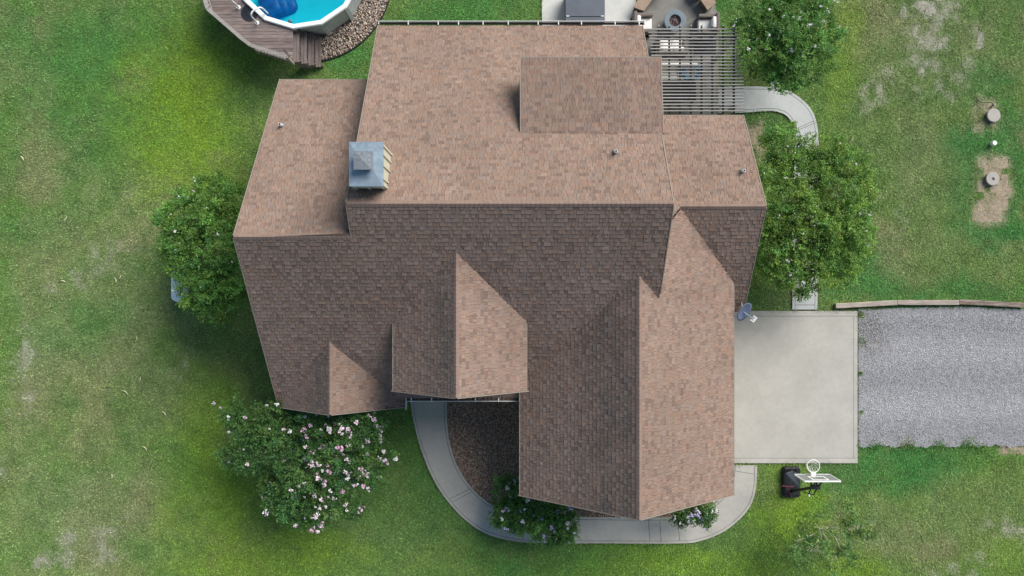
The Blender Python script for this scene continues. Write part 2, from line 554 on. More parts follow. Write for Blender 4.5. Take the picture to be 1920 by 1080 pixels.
def inside(x, y, poly):
    r = np.zeros(len(x), bool)
    n = len(poly)
    for i in range(n):
        x1, y1 = poly[i]; x2, y2 = poly[(i + 1) % n]
        if y1 == y2:
            continue
        c = ((y1 > y) != (y2 > y)) & (x < (x2 - x1) * (y - y1) / (y2 - y1) + x1)
        r ^= c
    return r


def G(pts, z=0.0):
    return [P(a, b, z)[:2] for a, b in pts]


ZC = 0.055     # top of the concrete
S_OUT = [(766, 722), (768, 745), (775, 790), (790, 845), (812, 898), (838, 938), (872, 975), (912, 1001), (960, 1014), (1010, 1018), (1150, 1019), (1275, 1019), (1315, 1014), (1355, 998), (1388, 973), (1409, 945), (1418, 912), (1420, 872)]
S_IN = [(838, 722), (838, 745), (839, 795), (846, 840), (862, 882), (885, 915), (910, 938), (940, 955), (985, 965), (1030, 968), (1150, 970), (1270, 970), (1300, 964), (1328, 952), (1350, 935), (1366, 915), (1372, 895), (1374, 872)]
N_OUT = [(1346, 163), (1395, 162), (1440, 163), (1478, 170), (1508, 190), (1525, 212), (1533, 240), (1535, 280), (1534, 400), (1533, 560), (1532, 581)]
N_IN = [(1346, 212), (1395, 211), (1440, 208), (1460, 210), (1476, 218), (1486, 234), (1490, 255), (1490, 290), (1487, 400), (1486, 560), (1485, 581)]
SLAB = [(1345, 583), (1608, 583), (1608, 868), (1345, 868)]
DRIVE = [(1609, 578), (1640, 580), (1700, 577), (1800, 575), (1920, 580), (2200, 590), (2200, 850), (1960, 838), (1900, 839), (1860, 836), (1820, 832), (1760, 835), (1700, 834), (1640, 836), (1609, 838)]
BED = S_IN[:-1] + [(1374, 872), (1374, 800), (1000, 735)]
PATIO = [(1016, -160), (1190, -160), (1190, 40)] + [(1266 + 79 * math.cos(a), 38 - 79 * math.sin(a)) for a in [math.pi - 0.3 - k * (math.pi - 0.3) / 16 for k in range(17)]] + [(1346, 60), (1346, 240), (1016, 240)]
POOL_C = P(558, -70, 1.30)
POOL_R = 2.66
polyS = spline(G(S_OUT), 6) + list(reversed(spline(G(S_IN), 6)))
polyN = spline(G(N_OUT), 6) + list(reversed(spline(G(N_IN), 6)))
polyBed = G(BED)
polyDrive = G(DRIVE[:5] + [(2200, 590), (2200, 845)] + [(1960 - i * 6, 837 + 2.2 * math.sin(i * 0.7) + 1.5 * math.sin(i * 1.9)) for i in range(59)] + [(1609, 838)])
polySlab = G(SLAB)
polyPatio = G(PATIO)
HOUSE_FP = [[(-8.3, -4.0), (8.3, -4.0), (8.3, 6.0), (4.5, 6.0), (4.5, 9.3), (-4.6, 9.3), (-4.6, 7.4), (-8.3, 7.4)], [(0.7, -7.0), (7.7, -7.0), (7.7, 2), (0.7, 2)]]

# (px, py, rx, ry, kind, strength): patches of lusher, drier or bare lawn, plus yellow halo and house shade painted in
PATCH = [
    (340, 180, 150, 200, 'yel', 0.45), (430, 870, 130, 260, 'yel', 0.4), (1200, 1070, 280, 50, 'yel', 0.4), (1480, 920, 70, 90, 'yel', 0.4), (330, 200, 110, 150, 'yel', 0.75), (400, 120, 60, 60, 'yel', 0.35), (470, 60, 60, 50, 'yel', 0.2), (350, 320, 90, 60, 'yel', 0.45),  # the yellow ones paint a bright halo into the grass colour
    (400, 920, 110, 130, 'yel', 0.65), (520, 1050, 170, 60, 'yel', 0.6), (390, 760, 80, 90, 'yel', 0.35), (300, 1060, 80, 40, 'yel', 0.3),
    (1580, 90, 45, 130, 'yel', 0.7), (1490, 960, 60, 50, 'yel', 0.7), (1600, 1070, 80, 40, 'yel', 0.7), (1450, 1040, 70, 60, 'yel', 0.4),
    (1860, 860, 50, 30, 'yel', 0.35), (1870, 1060, 90, 50, 'yel', 0.35), (900, 1060, 200, 40, 'yel', 0.15), (1250, 1060, 170, 40, 'yel', 0.45),
    (650, 110, 60, 60, 'lush_shade', 0.8), (860, 15, 160, 40, 'lush_shade', 0.9), (630, 90, 90, 60, 'lush_shade', 0.5), (120, 100, 170, 120, 'lush_shade', 0.55), (220, 60, 120, 80, 'lush_shade', 0.5),
    (1600, 520, 90, 60, 'lush_shade', 0.8), (1780, 545, 170, 35, 'lush_shade', 0.85), (1680, 870, 110, 45, 'lush_shade', 0.9), (1560, 900, 70, 60, 'lush_shade', 0.6), (1800, 860, 120, 30, 'lush_shade', 0.5),
    (1850, 160, 60, 40, 'lush_shade', 0.8), (1830, 265, 50, 45, 'lush_shade', 1.0), (1895, 270, 40, 80, 'lush_shade', 0.9), (1810, 350, 30, 70, 'lush_shade', 0.8), (1905, 370, 25, 70, 'lush_shade', 0.7), (1860, 425, 80, 25, 'lush_shade', 0.9),
    (1350, 10, 40, 40, 'lush_shade', 0.7), (170, 240, 140, 70, 'lush_shade', 0.4), (120, 620, 110, 70, 'lush_shade', 0.45), (200, 590, 60, 40, 'lush_shade', 0.4), (130, 950, 90, 60, 'lush_shade', 0.35), (50, 460, 80, 60, 'lush_shade', 0.3),
    (330, 880, 60, 60, 'lush_shade', 0.3), (1000, 1050, 160, 40, 'lush_shade', 0.6), (850, 900, 90, 120, 'lush_shade', 0.5), (1440, 230, 50, 40, 'lush_shade', 0.6), (1440, 560, 50, 40, 'lush_shade', 0.5),  # the two by the front walk paint house shade into the grass
    (1690, 120, 120, 160, 'dry', 0.45), (1850, 60, 130, 100, 'dry', 0.55), (1740, 330, 100, 130, 'dry', 0.4), (1640, 1000, 60, 40, 'dry', 0.45), (1780, 980, 140, 80, 'dry', 0.35), (1780, 470, 140, 40, 'dry', 0.3),
    (60, 690, 70, 140, 'dry', 0.45), (60, 940, 110, 140, 'dry', 0.45), (170, 520, 120, 90, 'dry', 0.45), (90, 330, 120, 70, 'dry', 0.35), (260, 700, 130, 150, 'dry', 0.4), (220, 980, 150, 110, 'dry', 0.45), (190, 380, 110, 80, 'dry', 0.35), (320, 570, 60, 60, 'dry', 0.3),
    (1745, 15, 55, 28, 'bare', 0.75), (1705, 20, 35, 22, 'bare', 0.5), (1742, 55, 16, 40, 'bare', 0.6), (1735, 95, 40, 30, 'bare', 0.75), (1715, 120, 30, 14, 'bare', 0.6), (1825, 70, 12, 30, 'bare', 0.75), (1650, 175, 40, 34, 'bare', 0.7), (1765, 160, 20, 16, 'bare', 0.5), (1725, 180, 14, 20, 'bare', 0.5), (1800, 140, 20, 14, 'bare', 0.4),
    (40, 655, 30, 30, 'bare', 0.55), (35, 740, 20, 40, 'bare', 0.45), (170, 510, 24, 16, 'bare', 0.4), (110, 545, 22, 20, 'bare', 0.4), (110, 1030, 22, 40, 'bare', 0.6), (205, 1010, 36, 40, 'bare', 0.5), (20, 890, 24, 30, 'bare', 0.4), (75, 1062, 20, 18, 'bare', 0.6), (200, 470, 30, 30, 'bare', 0.3), (235, 345, 24, 14, 'bare', 0.3), (330, 700, 26, 20, 'bare', 0.35), (1795, 1068, 60, 20, 'bare', 0.45), (1895, 1000, 40, 22, 'bare', 0.5), (1690, 410, 20, 20, 'bare', 0.3), (1630, 990, 20, 30, 'bare', 0.3),
    (1860, 355, 32, 60, 'dirt', 1.0), (1848, 398, 22, 12, 'dirt', 0.7), (1848, 212, 26, 34, 'dirt', 0.5), (1420, 265, 14, 40, 'dirt', 0.6), (1900, 845, 30, 8, 'dirt', 0.8), (1872, 305, 18, 14, 'dirt', 0.4),
    (240, 460, 20, 16, 'dirt', 0.25), (560, 0, 10, 10, 'dirt', 0.0),
]
KCOL = {'yel': np.array((0.178, 0.290, 0.030)), 'lush_shade': np.array((0.066, 0.198, 0.050)), 'dry': np.array((0.220, 0.245, 0.120)),
        'bare': np.array((0.34, 0.32, 0.27)), 'dirt': np.array((0.34, 0.28, 0.20))}


def lawn_colour(x, y):
    """base colour of the lawn at a place, painted halo and shade included, and how bare it is"""
    n1 = fbm(x, y, 5.0, 3); n2 = fbm(x, y, 1.3, 17, 4); n3 = fbm(x, y, 0.35, 29, 3)
    base = np.array((0.138, 0.226, 0.062))[None, :] * np.ones((len(x), 1))
    c = base + (n1[:, None] - 0.5) * np.array((0.07, 0.03, 0.02)) + (n2[:, None] - 0.5) * np.array((0.055, 0.045, 0.028))
    dryn = np.clip((fbm(x, y, 2.2, 101, 5) - 0.47) * 4.5, 0, 1) * np.clip((np.abs(x) - 8.5) / 4.0, 0.12, 1.0) * np.where(x > 0, 0.95, 0.8)
    c = c + (np.array((0.222, 0.242, 0.108))[None, :] - c) * dryn[:, None]
    dk = np.clip((fbm(x, y, 0.8, 131, 4) - 0.52) * 4.0, 0, 1) * 0.4
    c = c + (np.array((0.070, 0.165, 0.048))[None, :] - c) * dk[:, None]
    bare = np.zeros(len(x))
    wx = (fbm(x, y, 1.6, 41) - 0.5) * 2.0 + (fbm(x, y, 0.4, 43) - 0.5) * 0.7; wy = (fbm(x, y, 1.6, 57) - 0.5) * 2.0 + (fbm(x, y, 0.4, 59) - 0.5) * 0.7
    for px, py, rx, ry, kind, s in PATCH:
        cx, cy, _ = P(px, py)
        k = H / FPX
        w = 0.5 if kind in ('dirt',) else 1.0
        if kind == 'dirt':
            w = 0.22
        d = np.sqrt(((x + wx * w - cx) / (rx * k * 1.15)) ** 2 + ((y + wy * w - cy) / (ry * k * 1.15)) ** 2)
        if kind == 'dirt':
            d = (((x + wx * w - cx) / (rx * k * 1.15)) ** 4 + ((y + wy * w - cy) / (ry * k * 1.15)) ** 4) ** 0.25
        m = np.clip((1.25 if kind != 'dirt' else 1.55) - d * (1.0 if kind != 'dirt' else 1.35), 0, 1)
        m = m * m * (3 - 2 * m)
        m = np.clip(m + (n3 - 0.5) * 3.0 * m * (1 - m), 0, 1)
        if kind in ('bare', 'dirt'):
            m = m * np.clip((0.22 if kind == 'bare' else 0.50) + 2.8 * (n3 - 0.44) + 1.1 * (n2 - 0.4), 0, 1.0) * (1.1 if kind == 'bare' else 1.6)
        elif kind == 'dry':
            m = m * np.clip(0.3 + 2.0 * (n2 - 0.3), 0, 1.2)
        else:
            m = m * np.clip(0.65 + 1.2 * (n2 - 0.3), 0, 1.2)
        m = np.clip(m * s, 0, 1)
        c = c + (KCOL[kind][None, :] - c) * m[:, None]
        if kind in ('bare', 'dirt'):
            bare = np.maximum(bare, m)
    c = c * (0.82 + 0.36 * n3[:, None])
    return np.clip(c, 0.004, 0.8), bare


# ------------------------------------------------------------------ ground
xs = np.concatenate([[-900, -400, -150, -70, -40, -30], np.arange(-26, 26.01, 0.25), [30, 40, 70, 150, 400, 900]])
ys = np.concatenate([[-900, -400, -150, -70, -40, -22], np.arange(-15, 15.01, 0.25), [22, 40, 70, 150, 400, 900]])
gx, gy = np.meshgrid(xs, ys)
gv = np.stack([gx.ravel(), gy.ravel(), (fbm(gx.ravel(), gy.ravel(), 2.5, 5) - 0.5) * 0.05 - 0.012], 1)
nx, ny = len(xs), len(ys)
ii, jj = np.meshgrid(np.arange(nx - 1), np.arange(ny - 1))
a0 = (jj * nx + ii).ravel()
gf = np.stack([a0, a0 + 1, a0 + nx + 1, a0 + nx], 1)
fc = gv[gf].mean(1)
lc, _ = lawn_colour(fc[:, 0], fc[:, 1])
ground = np_mesh('ground', gv, gf, M['soil'], cols=lc * 0.9)
tag(ground, 'mown green lawn with yellow halo tint and bare sandy patches', 'lawn', kind='structure')

# blades of the lawn
NB = 1250000
bx_ = RNG.uniform(-21.9, 21.9, NB); by_ = RNG.uniform(-12.5, 12.5, NB)
cut = np.zeros(NB, bool)
for poly in [polyS, polyN, polyBed, polyDrive, polySlab, polyPatio] + HOUSE_FP:
    cut |= inside(bx_, by_, poly)
cut |= (bx_ - POOL_C[0]) ** 2 + (by_ - POOL_C[1]) ** 2 < 3.62 ** 2
bx_, by_ = bx_[~cut], by_[~cut]
bc, bare = lawn_colour(bx_, by_)
keep = RNG.random(len(bx_)) > np.clip(bare * 1.15, 0, 0.94)
bx_, by_, bc, bare = bx_[keep], by_[keep], bc[keep], bare[keep]
n = len(bx_)
clump = fbm(bx_, by_, 0.45, 77, 3)
az = RNG.uniform(0, 2 * np.pi, n)
ln = RNG.uniform(0.035, 0.085, n) * (0.55 + 0.9 * clump)
wd = RNG.uniform(0.010, 0.022, n)
el = np.radians(RNG.uniform(8, 48, n))
hz = (fbm(bx_, by_, 2.5, 5) - 0.5) * 0.05 - 0.012
dx, dy = np.cos(az), np.sin(az)
bv = np.zeros((n, 3, 3))
bv[:, 0] = np.stack([bx_ - dy * wd, by_ + dx * wd, hz], 1)
bv[:, 1] = np.stack([bx_ + dy * wd, by_ - dx * wd, hz], 1)
bv[:, 2] = np.stack([bx_ + dx * ln * np.cos(el), by_ + dy * ln * np.cos(el), hz + ln * np.sin(el)], 1)
# blades leaning over the concrete and gravel edges
ex, ey = [], []
for poly in [polyS, polyN, polySlab, polyDrive, polyPatio]:
    pa = np.array(poly); pb = np.roll(pa, -1, 0)
    L_ = np.linalg.norm(pb - pa, axis=1)
    for a_, b_, l_ in zip(pa, pb, L_):
        m_ = int(l_ * 70)
        t_ = RNG.random(m_)
        o_ = RNG.normal(0, 0.02, (m_, 2))
        q_ = a_ + (b_ - a_) * t_[:, None] + o_
        w_ = fbm(q_[:, 0], q_[:, 1], 0.5, 203, 3) > 0.42
        ex.append(q_[w_, 0]); ey.append(q_[w_, 1])
wx_, wy_ = [], []
for wpx, wpy, wr, wn_ in ((1613, 590, 0.16, 160), (1612, 700, 0.10, 90), (1613, 640, 0.22, 90), (1614, 772, 0.10, 50), (1640, 836, 0.25, 160), (1700, 834, 0.35, 220), (1760, 836, 0.3, 200), (1815, 832, 0.3, 260), (1840, 838, 0.2, 120)):
    c_ = P(wpx, wpy)
    wx_.append(RNG.normal(c_[0], wr * 0.6, wn_)); wy_.append(RNG.normal(c_[1], wr * 0.5, wn_))
wx_ = np.concatenate(wx_); wy_ = np.concatenate(wy_)
ex = np.concatenate(ex); ey = np.concatenate(ey)
deep = np.zeros(len(ex), bool)
for fp in HOUSE_FP + [polyBed]:
    deep |= inside(ex, ey, fp)
for poly in [polyS, polyN, polySlab, polyPatio, polyDrive]:
    sh = [(px_, py_) for px_, py_ in poly]
    dp = np.ones(len(ex), bool)
    for ox_, oy_ in ((0.09, 0), (-0.09, 0), (0, 0.09), (0, -0.09)):
        dp &= inside(ex + ox_, ey + oy_, sh)
    deep |= dp
deep |= (ex > 14.42) & (ex < 14.56) & (ey < -1.2) & (ey > -6.5) & (RNG.random(len(ex)) < 0.85)
ex, ey = np.concatenate([ex[~deep], wx_]), np.concatenate([ey[~deep], wy_])
m_ = len(ex)
ec, _ = lawn_colour(ex, ey)
ea = RNG.uniform(0, 2 * np.pi, m_); el_ = RNG.uniform(0.05, 0.12, m_); ew = RNG.uniform(0.008, 0.016, m_); ee = np.radians(RNG.uniform(20, 70, m_))
ev = np.zeros((m_, 3, 3))
ev[:, 0] = np.stack([ex - np.sin(ea) * ew, ey + np.cos(ea) * ew, np.full(m_, 0.02)], 1)
ev[:, 1] = np.stack([ex + np.sin(ea) * ew, ey - np.cos(ea) * ew, np.full(m_, 0.02)], 1)
ev[:, 2] = np.stack([ex + np.cos(ea) * el_ * np.cos(ee), ey + np.sin(ea) * el_ * np.cos(ee), 0.03 + el_ * np.sin(ee)], 1)
bv = np.concatenate([bv, ev]); bc = np.concatenate([bc, ec]); bare = np.concatenate([bare, np.zeros(m_)]); n = n + m_
tone = RNG.lognormal(0.0, 0.34, n)[:, None]
straw = (RNG.random(n) < 0.05 + 0.25 * bare)[:, None]
bcol = np.where(straw, bc * 0.5 + np.array((0.14, 0.13, 0.07)), bc * 1.32 * tone)
grass = np_mesh('grass', bv.reshape(-1, 3), np.arange(n * 3).reshape(-1, 3), M['grass'], cols=np.clip(bcol, 0.003, 0.8))
tag(grass, 'short green grass blades covering the whole yard', 'grass', kind='stuff')


def stones(name, x, y, z, size, cols, parent=None, seg=5, flat=0.6):
    n = len(x)
    V = np.zeros((n, seg * 2 + 1, 3))
    a0 = RNG.uniform(0, 2 * np.pi, n)
    st = RNG.uniform(0.65, 1.5, n)
    sa = RNG.uniform(0, np.pi, n)
    for ring in range(2):
        for k in range(seg):
            a = a0 + 2 * np.pi * k / seg + RNG.uniform(-0.3, 0.3, n)
            r = size * RNG.uniform(0.75, 1.1, n) * (1.0 if ring == 0 else 0.72) * 0.5
            u = np.cos(a) * r * st; v = np.sin(a) * r / st
            V[:, ring * seg + k, 0] = x + u * np.cos(sa) - v * np.sin(sa)
            V[:, ring * seg + k, 1] = y + u * np.sin(sa) + v * np.cos(sa)
            V[:, ring * seg + k, 2] = z + (0.0 if ring == 0 else 1.0) * size * flat * RNG.uniform(0.5, 0.85, n)
    V[:, 2 * seg, 0] = x; V[:, 2 * seg, 1] = y; V[:, 2 * seg, 2] = z + size * flat * RNG.uniform(0.8, 1.05, n)
    fs = []
    for k in range(seg):
        k2 = (k + 1) % seg
        fs += [(k, k2, seg + k2), (k, seg + k2, seg + k), (seg + k, seg + k2, 2 * seg)]
    fs = np.array(fs)
    F = (np.arange(n)[:, None, None] * (2 * seg + 1) + fs[None]).reshape(-1, 3)
    return np_mesh(name, V.reshape(-1, 3), F, M['stone'], parent, np.repeat(cols, len(fs), axis=0))


def pal_pick(pal, n, jit=0.12):
    c = np.array([p[0] for p in pal]); w = np.array([p[1] for p in pal], float); w /= w.sum()
    k = RNG.choice(len(pal), n, p=w)
    return np.clip(c[k] * RNG.lognormal(0, jit, n)[:, None], 0.005, 0.85)


# gravel drive
mb = MB(); mb.prism(polyDrive, -0.2, 0.022)
gd = mb.build('gravel_drive', mat_plain('gravel_fines', (0.30, 0.30, 0.315), 0.95, var=0.22, scale=4, bump=0.8, bscale=35))
tag(gd, 'grey gravel drive running out to the edge', 'driveway', kind='structure')
n = 60000
x = RNG.uniform(14.3, 22.5, n); y = RNG.uniform(-6.9, -0.6, n)
k = inside(x, y, polyDrive) & (RNG.random(n) < 0.98)
x, y = x[k], y[k]
track = 0.5 + 0.5 * np.cos((y + 3.7 + 0.25 * fbm(x, y, 3, 91)) * 2 * np.pi / 2.25)
dirt = np.clip(1.3 - np.sqrt(((x - 14.9) / 0.9) ** 2 + ((y + 2.0) / 1.0) ** 2), 0, 1) * (0.6 + 0.8 * fbm(x, y, 0.4, 8))
cc = pal_pick([((0.34, 0.34, 0.35), 5), ((0.44, 0.44, 0.45), 4), ((0.60, 0.60, 0.60), 1.2), ((0.21, 0.21, 0.22), 2.0), ((0.38, 0.35, 0.31), 1)], len(x), 0.15)
cc = cc * (0.76 + 0.42 * (1 - track) + 0.16 * fbm(x * 0.3, y * 1.6, 0.6, 33))[:, None] * np.array((1.0, 0.985, 0.965))
cc = cc * (1 - np.clip(dirt, 0, 1)[:, None] * np.array((0.5, 0.52, 0.6)))
gs = stones('gravel', x, y, np.full(len(x), 0.015), RNG.uniform(0.02, 0.048, len(x)), cc, None, 4)
tag(gs, 'loose grey crushed gravel on the drive', 'gravel', kind='stuff')

# brown stone bed in front of the house
mb = MB(); mb.prism(polyBed, -0.2, 0.012)
bedo = mb.build('planting_bed', mat_plain('bed_soil', (0.17, 0.12, 0.09), 0.95, var=0.3, bump=0.6))
tag(bedo, 'dark planting bed inside the curved walk', 'bed', kind='structure')
n = 70000
x = RNG.uniform(-3.2, 9.4, n); y = RNG.uniform(-9.7, -4.2, n)
k = inside(x, y, polyBed) & ~((x > 1.0) & (x < 7.6) & (y > -6.9))
x, y = x[k], y[k]
cc = pal_pick([((0.34, 0.215, 0.15), 5), ((0.50, 0.345, 0.25), 4), ((0.58, 0.47, 0.37), 1.8), ((0.16, 0.115, 0.095), 3), ((0.70, 0.62, 0.53), 0.9)], len(x), 0.15)
bs = stones('bed_gravel', x, y, RNG.uniform(0.008, 0.02, len(x)), RNG.uniform(0.025, 0.06, len(x)), cc, None, 4)
tag(bs, 'dark brown pea stone filling the front bed', 'gravel', kind='stuff')


# ------------------------------------------------------------------ concrete walks and slabs
def walk(name, out_px, in_px, joints, label, band=0.10, n=6, mats=('conc', 'conc_edge')):
    L = np.array(spline(G(out_px, ZC), n)); R = np.array(spline(G(in_px, ZC), n))
    root = MB()
    m = len(L)
    poly = [tuple(p) for p in L] + [tuple(p) for p in R[::-1]]
    root.prism(poly, -0.1, ZC - 0.03)
    o = root.build(name, M['joint'])
    tag(o, label, 'walk', kind='structure')
    w = np.linalg.norm(R - L, axis=1)
    g = 0.018
    def strip(pname, fa, fb, i0, i1, mat, trim=True):
        a = np.array([L[i] + (R[i] - L[i]) * fa(i) for i in range(i0, i1 + 1)])
        b = np.array([L[i] + (R[i] - L[i]) * fb(i) for i in range(i0, i1 + 1)])
        if trim and len(a) > 1:
            for arr in (a, b):
                d = arr[1] - arr[0]; arr[0] += d / (np.linalg.norm(d) + 1e-9) * g * 0.5
                d = arr[-2] - arr[-1]; arr[-1] += d / (np.linalg.norm(d) + 1e-9) * g * 0.5
        q = MB(); k = len(a)
        vs = [(p[0], p[1], ZC) for p in a] + [(p[0], p[1], ZC) for p in b] + [(p[0], p[1], ZC - 0.06) for p in a] + [(p[0], p[1], ZC - 0.06) for p in b]
        fs = []
        for i in range(k - 1):
            fs.append((i, i + 1, k + i + 1, k + i))
            fs.append((i + 1, i, 2 * k + i, 2 * k + i + 1))
            fs.append((k + i, k + i + 1, 3 * k + i + 1, 3 * k + i))
        fs.append((0, k, 3 * k, 2 * k)); fs.append((2 * k - 1, k - 1, 3 * k - 1, 4 * k - 1))
        q.add(vs, fs)
        q.build(pname, mat, o)
    strip('edge_band', lambda i: 0.0, lambda i: band / w[i], 0, m - 1, M[mats[1]])
    strip('edge_band', lambda i: 1 - band / w[i], lambda i: 1.0, 0, m - 1, M[mats[1]])
    js = [0] + [int(j * n) for j in joints] + [m - 1]
    for a, b in zip(js[:-1], js[1:]):
        if b > a:
            strip('concrete_panel', lambda i: (band + g) / w[i], lambda i: 1 - (band + g) / w[i], a, b, M[mats[0]])
    return o


walk('front_walk', S_OUT, S_IN, [5, 5.17, 10.5, 10.83, 11.0, 16.5], 'pale concrete walk curving round the garage front')
walk('side_path', N_OUT, N_IN, [5.5, 5.83, 6.17, 9.17], 'shade-tinted bluish concrete path curving from the pergola to the driveway slab', mats=('conc_shade_blue', 'conc_shade_blue'))

sl = MB(); sl.prism(G(SLAB, ZC), -0.12, ZC - 0.03)
slab = sl.build('driveway_slab', M['joint'])
tag(slab, 'square beige concrete parking slab beside the garage', 'slab', kind='structure')
for x0, x1, y0, y1, nm in ((1345, 1600.4, 593.1, 858.7, 'concrete_panel'), (1345, 1608, 583, 592.5, 'edge_band'), (1345, 1608, 859.3, 868.5, 'edge_band'), (1601.0, 1608, 592.9, 858.9, 'edge_band')):
    q = MB(); q.prism(G([(x0, y0), (x1, y0), (x1, y1), (x0, y1)], ZC), -0.05, ZC)
    q.build(nm, M['conc'] if nm == 'concrete_panel' else M['conc_edge'], slab)

pt = MB(); pt.prism(polyPatio, -0.1, 0.045)
patio = pt.build('patio', M['conc_patio'])
tag(patio, 'rounded grey concrete patio under pergola and fire table', 'patio', kind='structure')
q = MB(); q.prism(G([(1016, -160), (1192, -160), (1192, 70), (1016, 70)], 0.05), -0.05, 0.052)
o = q.build('pale_pad', M['conc_pale'])
tag(o, 'pale concrete pad behind the house', 'pad', kind='structure')

# ------------------------------------------------------------------ the house
SL = 0.70            # roof pitch, rise over run
house = thing('house', (0, 0, 0), 'cream house under a many-gabled brown shingle roof', 'house')


def plane_z(p0, gx_, gy_):
    return lambda x, y: p0[2] + gx_ * (x - p0[0]) + gy_ * (y - p0[1])


SINGLE = []      # candidate single shingles: (distance to camera, data)
FIELD_COUNT = [0]


def roof_plane(poly3, up, nm='roof', thick=0.14):
    """poly3: corners (x,y,z) in one plane; up: horizontal direction pointing up the slope.
    Returns the deck object; lays courses of shingle tabs over it."""
    pts = [Vector(p) for p in poly3]
    nrm = Vector((0, 0, 0))
    for i in range(len(pts)):
        a, b = pts[i], pts[(i + 1) % len(pts)]
        nrm += a.cross(b)
    nrm.normalize()
    if nrm.z < 0:
        nrm = -nrm
        pts = list(reversed(pts))
    u = Vector((-up[1], up[0], 0)).normalized()
    u = Vector((up[1], -up[0], 0)).normalized()
    v = nrm.cross(u).normalized()
    if v.z < 0:
        v = -v
    O = pts[0]
    uv = [((p - O).dot(u), (p - O).dot(v)) for p in pts]
    d = MB()
    k = len(pts)
    vs = [tuple(p - nrm * 0.004) for p in pts] + [tuple(p - Vector((0, 0, thick))) for p in pts]
    fs = [tuple(range(k)), tuple(reversed(range(k, 2 * k)))]
    for i in range(k):
        j = (i + 1) % k
        fs.append((j, i, k + i, k + j))
    d.add(vs, fs)
    deck = d.build(nm, M['underlay'], house)

    def span(vv):
        xsn = []
        for i in range(k):
            (u1, v1), (u2, v2) = uv[i], uv[(i + 1) % k]
            if (v1 > vv) != (v2 > vv):
                xsn.append(u1 + (u2 - u1) * (vv - v1) / (v2 - v1))
        xsn.sort()
        return xsn
    vmin = min(b for a, b in uv); vmax = max(b for a, b in uv)
    EXP = 0.143
    WS = [0.085, 0.105, 0.125, 0.15, 0.18, 0.24]
    rows = int(math.ceil((vmax - vmin) / EXP))
    tabs = []
    for r in range(rows):
        v0 = vmin + r * EXP
        v1 = min(v0 + EXP + 0.02, vmax)
        s0 = span(v0 + 1e-4); s1 = span(v1 - 1e-4); sm = span((v0 + v1) / 2)
        for q in range(len(sm) // 2):
            lo0, hi0 = (s0[2 * q], s0[2 * q + 1]) if len(s0) == len(sm) else (sm[2 * q], sm[2 * q + 1])
            lo1, hi1 = (s1[2 * q], s1[2 * q + 1]) if len(s1) == len(sm) else (sm[2 * q], sm[2 * q + 1])
            lo, hi = min(lo0, lo1), max(hi0, hi1)
            x = lo - random.random() * 0.3
            high = True
            while x < hi:
                w = random.choice(WS)
                a, b = x, x + w
                x = b
                high = not high if random.random() < 0.8 else high
                A0, B0, A1, B1 = max(a, lo0), min(b, hi0), max(a, lo1), min(b, hi1)
                if B0 - A0 < 0.004 and B1 - A1 < 0.004:
                    continue
                B0 = max(B0, A0); B1 = max(B1, A1)
                whole = abs(A0 - a) < 1e-6 and abs(B0 - b) < 1e-6 and abs(A1 - a) < 1e-6 and abs(B1 - b) < 1e-6 and v1 - v0 > EXP + 0.015
                t = (0.020 if high else 0.008) + random.uniform(-0.002, 0.002)
                tabs.append((A0, B0, A1, B1, v0, v1, t, whole, w, high))
    deck['_tabs'] = 0
    TABS.append((deck, O, u, v, nrm, tabs))
    return deck


TABS = []


def fascia(a, b, parent, w=0.03, h=0.17, up=0.008, mat='fascia', name='fascia'):
    a = Vector(a); b = Vector(b)
    q = MB()
    off = Vector((0, 0, up - h / 2))
    q.bar(a + off, b + off, w, h)
    return q.build(name, M[mat], parent)


def ridge_caps(a, b, sl1, sl2, parent):
    """bent cap shingles along a ridge from a to b; sl: drop per metre to either side"""
    a = Vector(a); b = Vector(b)
    d = (b - a); L = d.length; d.normalize()
    s = Vector((-d.y, d.x, 0)).normalized()
    n = int(L / 0.143)
    key = ('cap', round(sl1, 2), round(sl2, 2), round(d.x, 1), round(d.y, 1))
    if key not in CAPS:
        q = MB()
        hw = 0.105
        e = 0.165
        def pt(t, side, lift):
            drop = 0 if side == 0 else hw * (sl1 if side > 0 else sl2)
            p = d * t + s * (side * hw * 0.9) + Vector((0, 0, 0.020 + lift - drop * 0.93))
            return p
        vs = [pt(0, -1, 0.010), pt(0, 0, 0.010), pt(0, 1, 0.010), pt(e, -1, 0), pt(e, 0, 0), pt(e, 1, 0),
              pt(0, -1, -0.01), pt(0, 0, -0.01), pt(0, 1, -0.01)]
        q.add(vs, [(1, 0, 3, 4), (2, 1, 4, 5), (0, 1, 7, 6), (1, 2, 8, 7)])
        me = bpy.data.meshes.new('ridge_cap'); me.from_pydata(q.v, [], q.f); me.materials.append(M['ridge']); me.update()
        CAPS[key] = me
    for i in range(n):
        o = link('ridge_cap', CAPS[key], parent)
        o.location = a + d * (L * i / n)


CAPS = {}
ZE = 2.90
XW = -8.73                       # west gable end
RY1, RZ1 = 1.606, 7.25           # west wing ridge
RY2, RZ2 = 2.562, 7.92           # main ridge
XM0, XM1 = -5.03, 4.90
EX = 8.70                        # east wing gable end
zS = lambda y: RZ1 + SL * (y - RY1)
YE_W, YE_M = -4.40, -4.07        # south eaves
zN1 = lambda y: RZ1 - SL * (y - RY1)
SLN = 0.686
zN2 = lambda y: RZ2 - SLN * (y - RY2)
YN1, YN2 = 7.83, 9.86

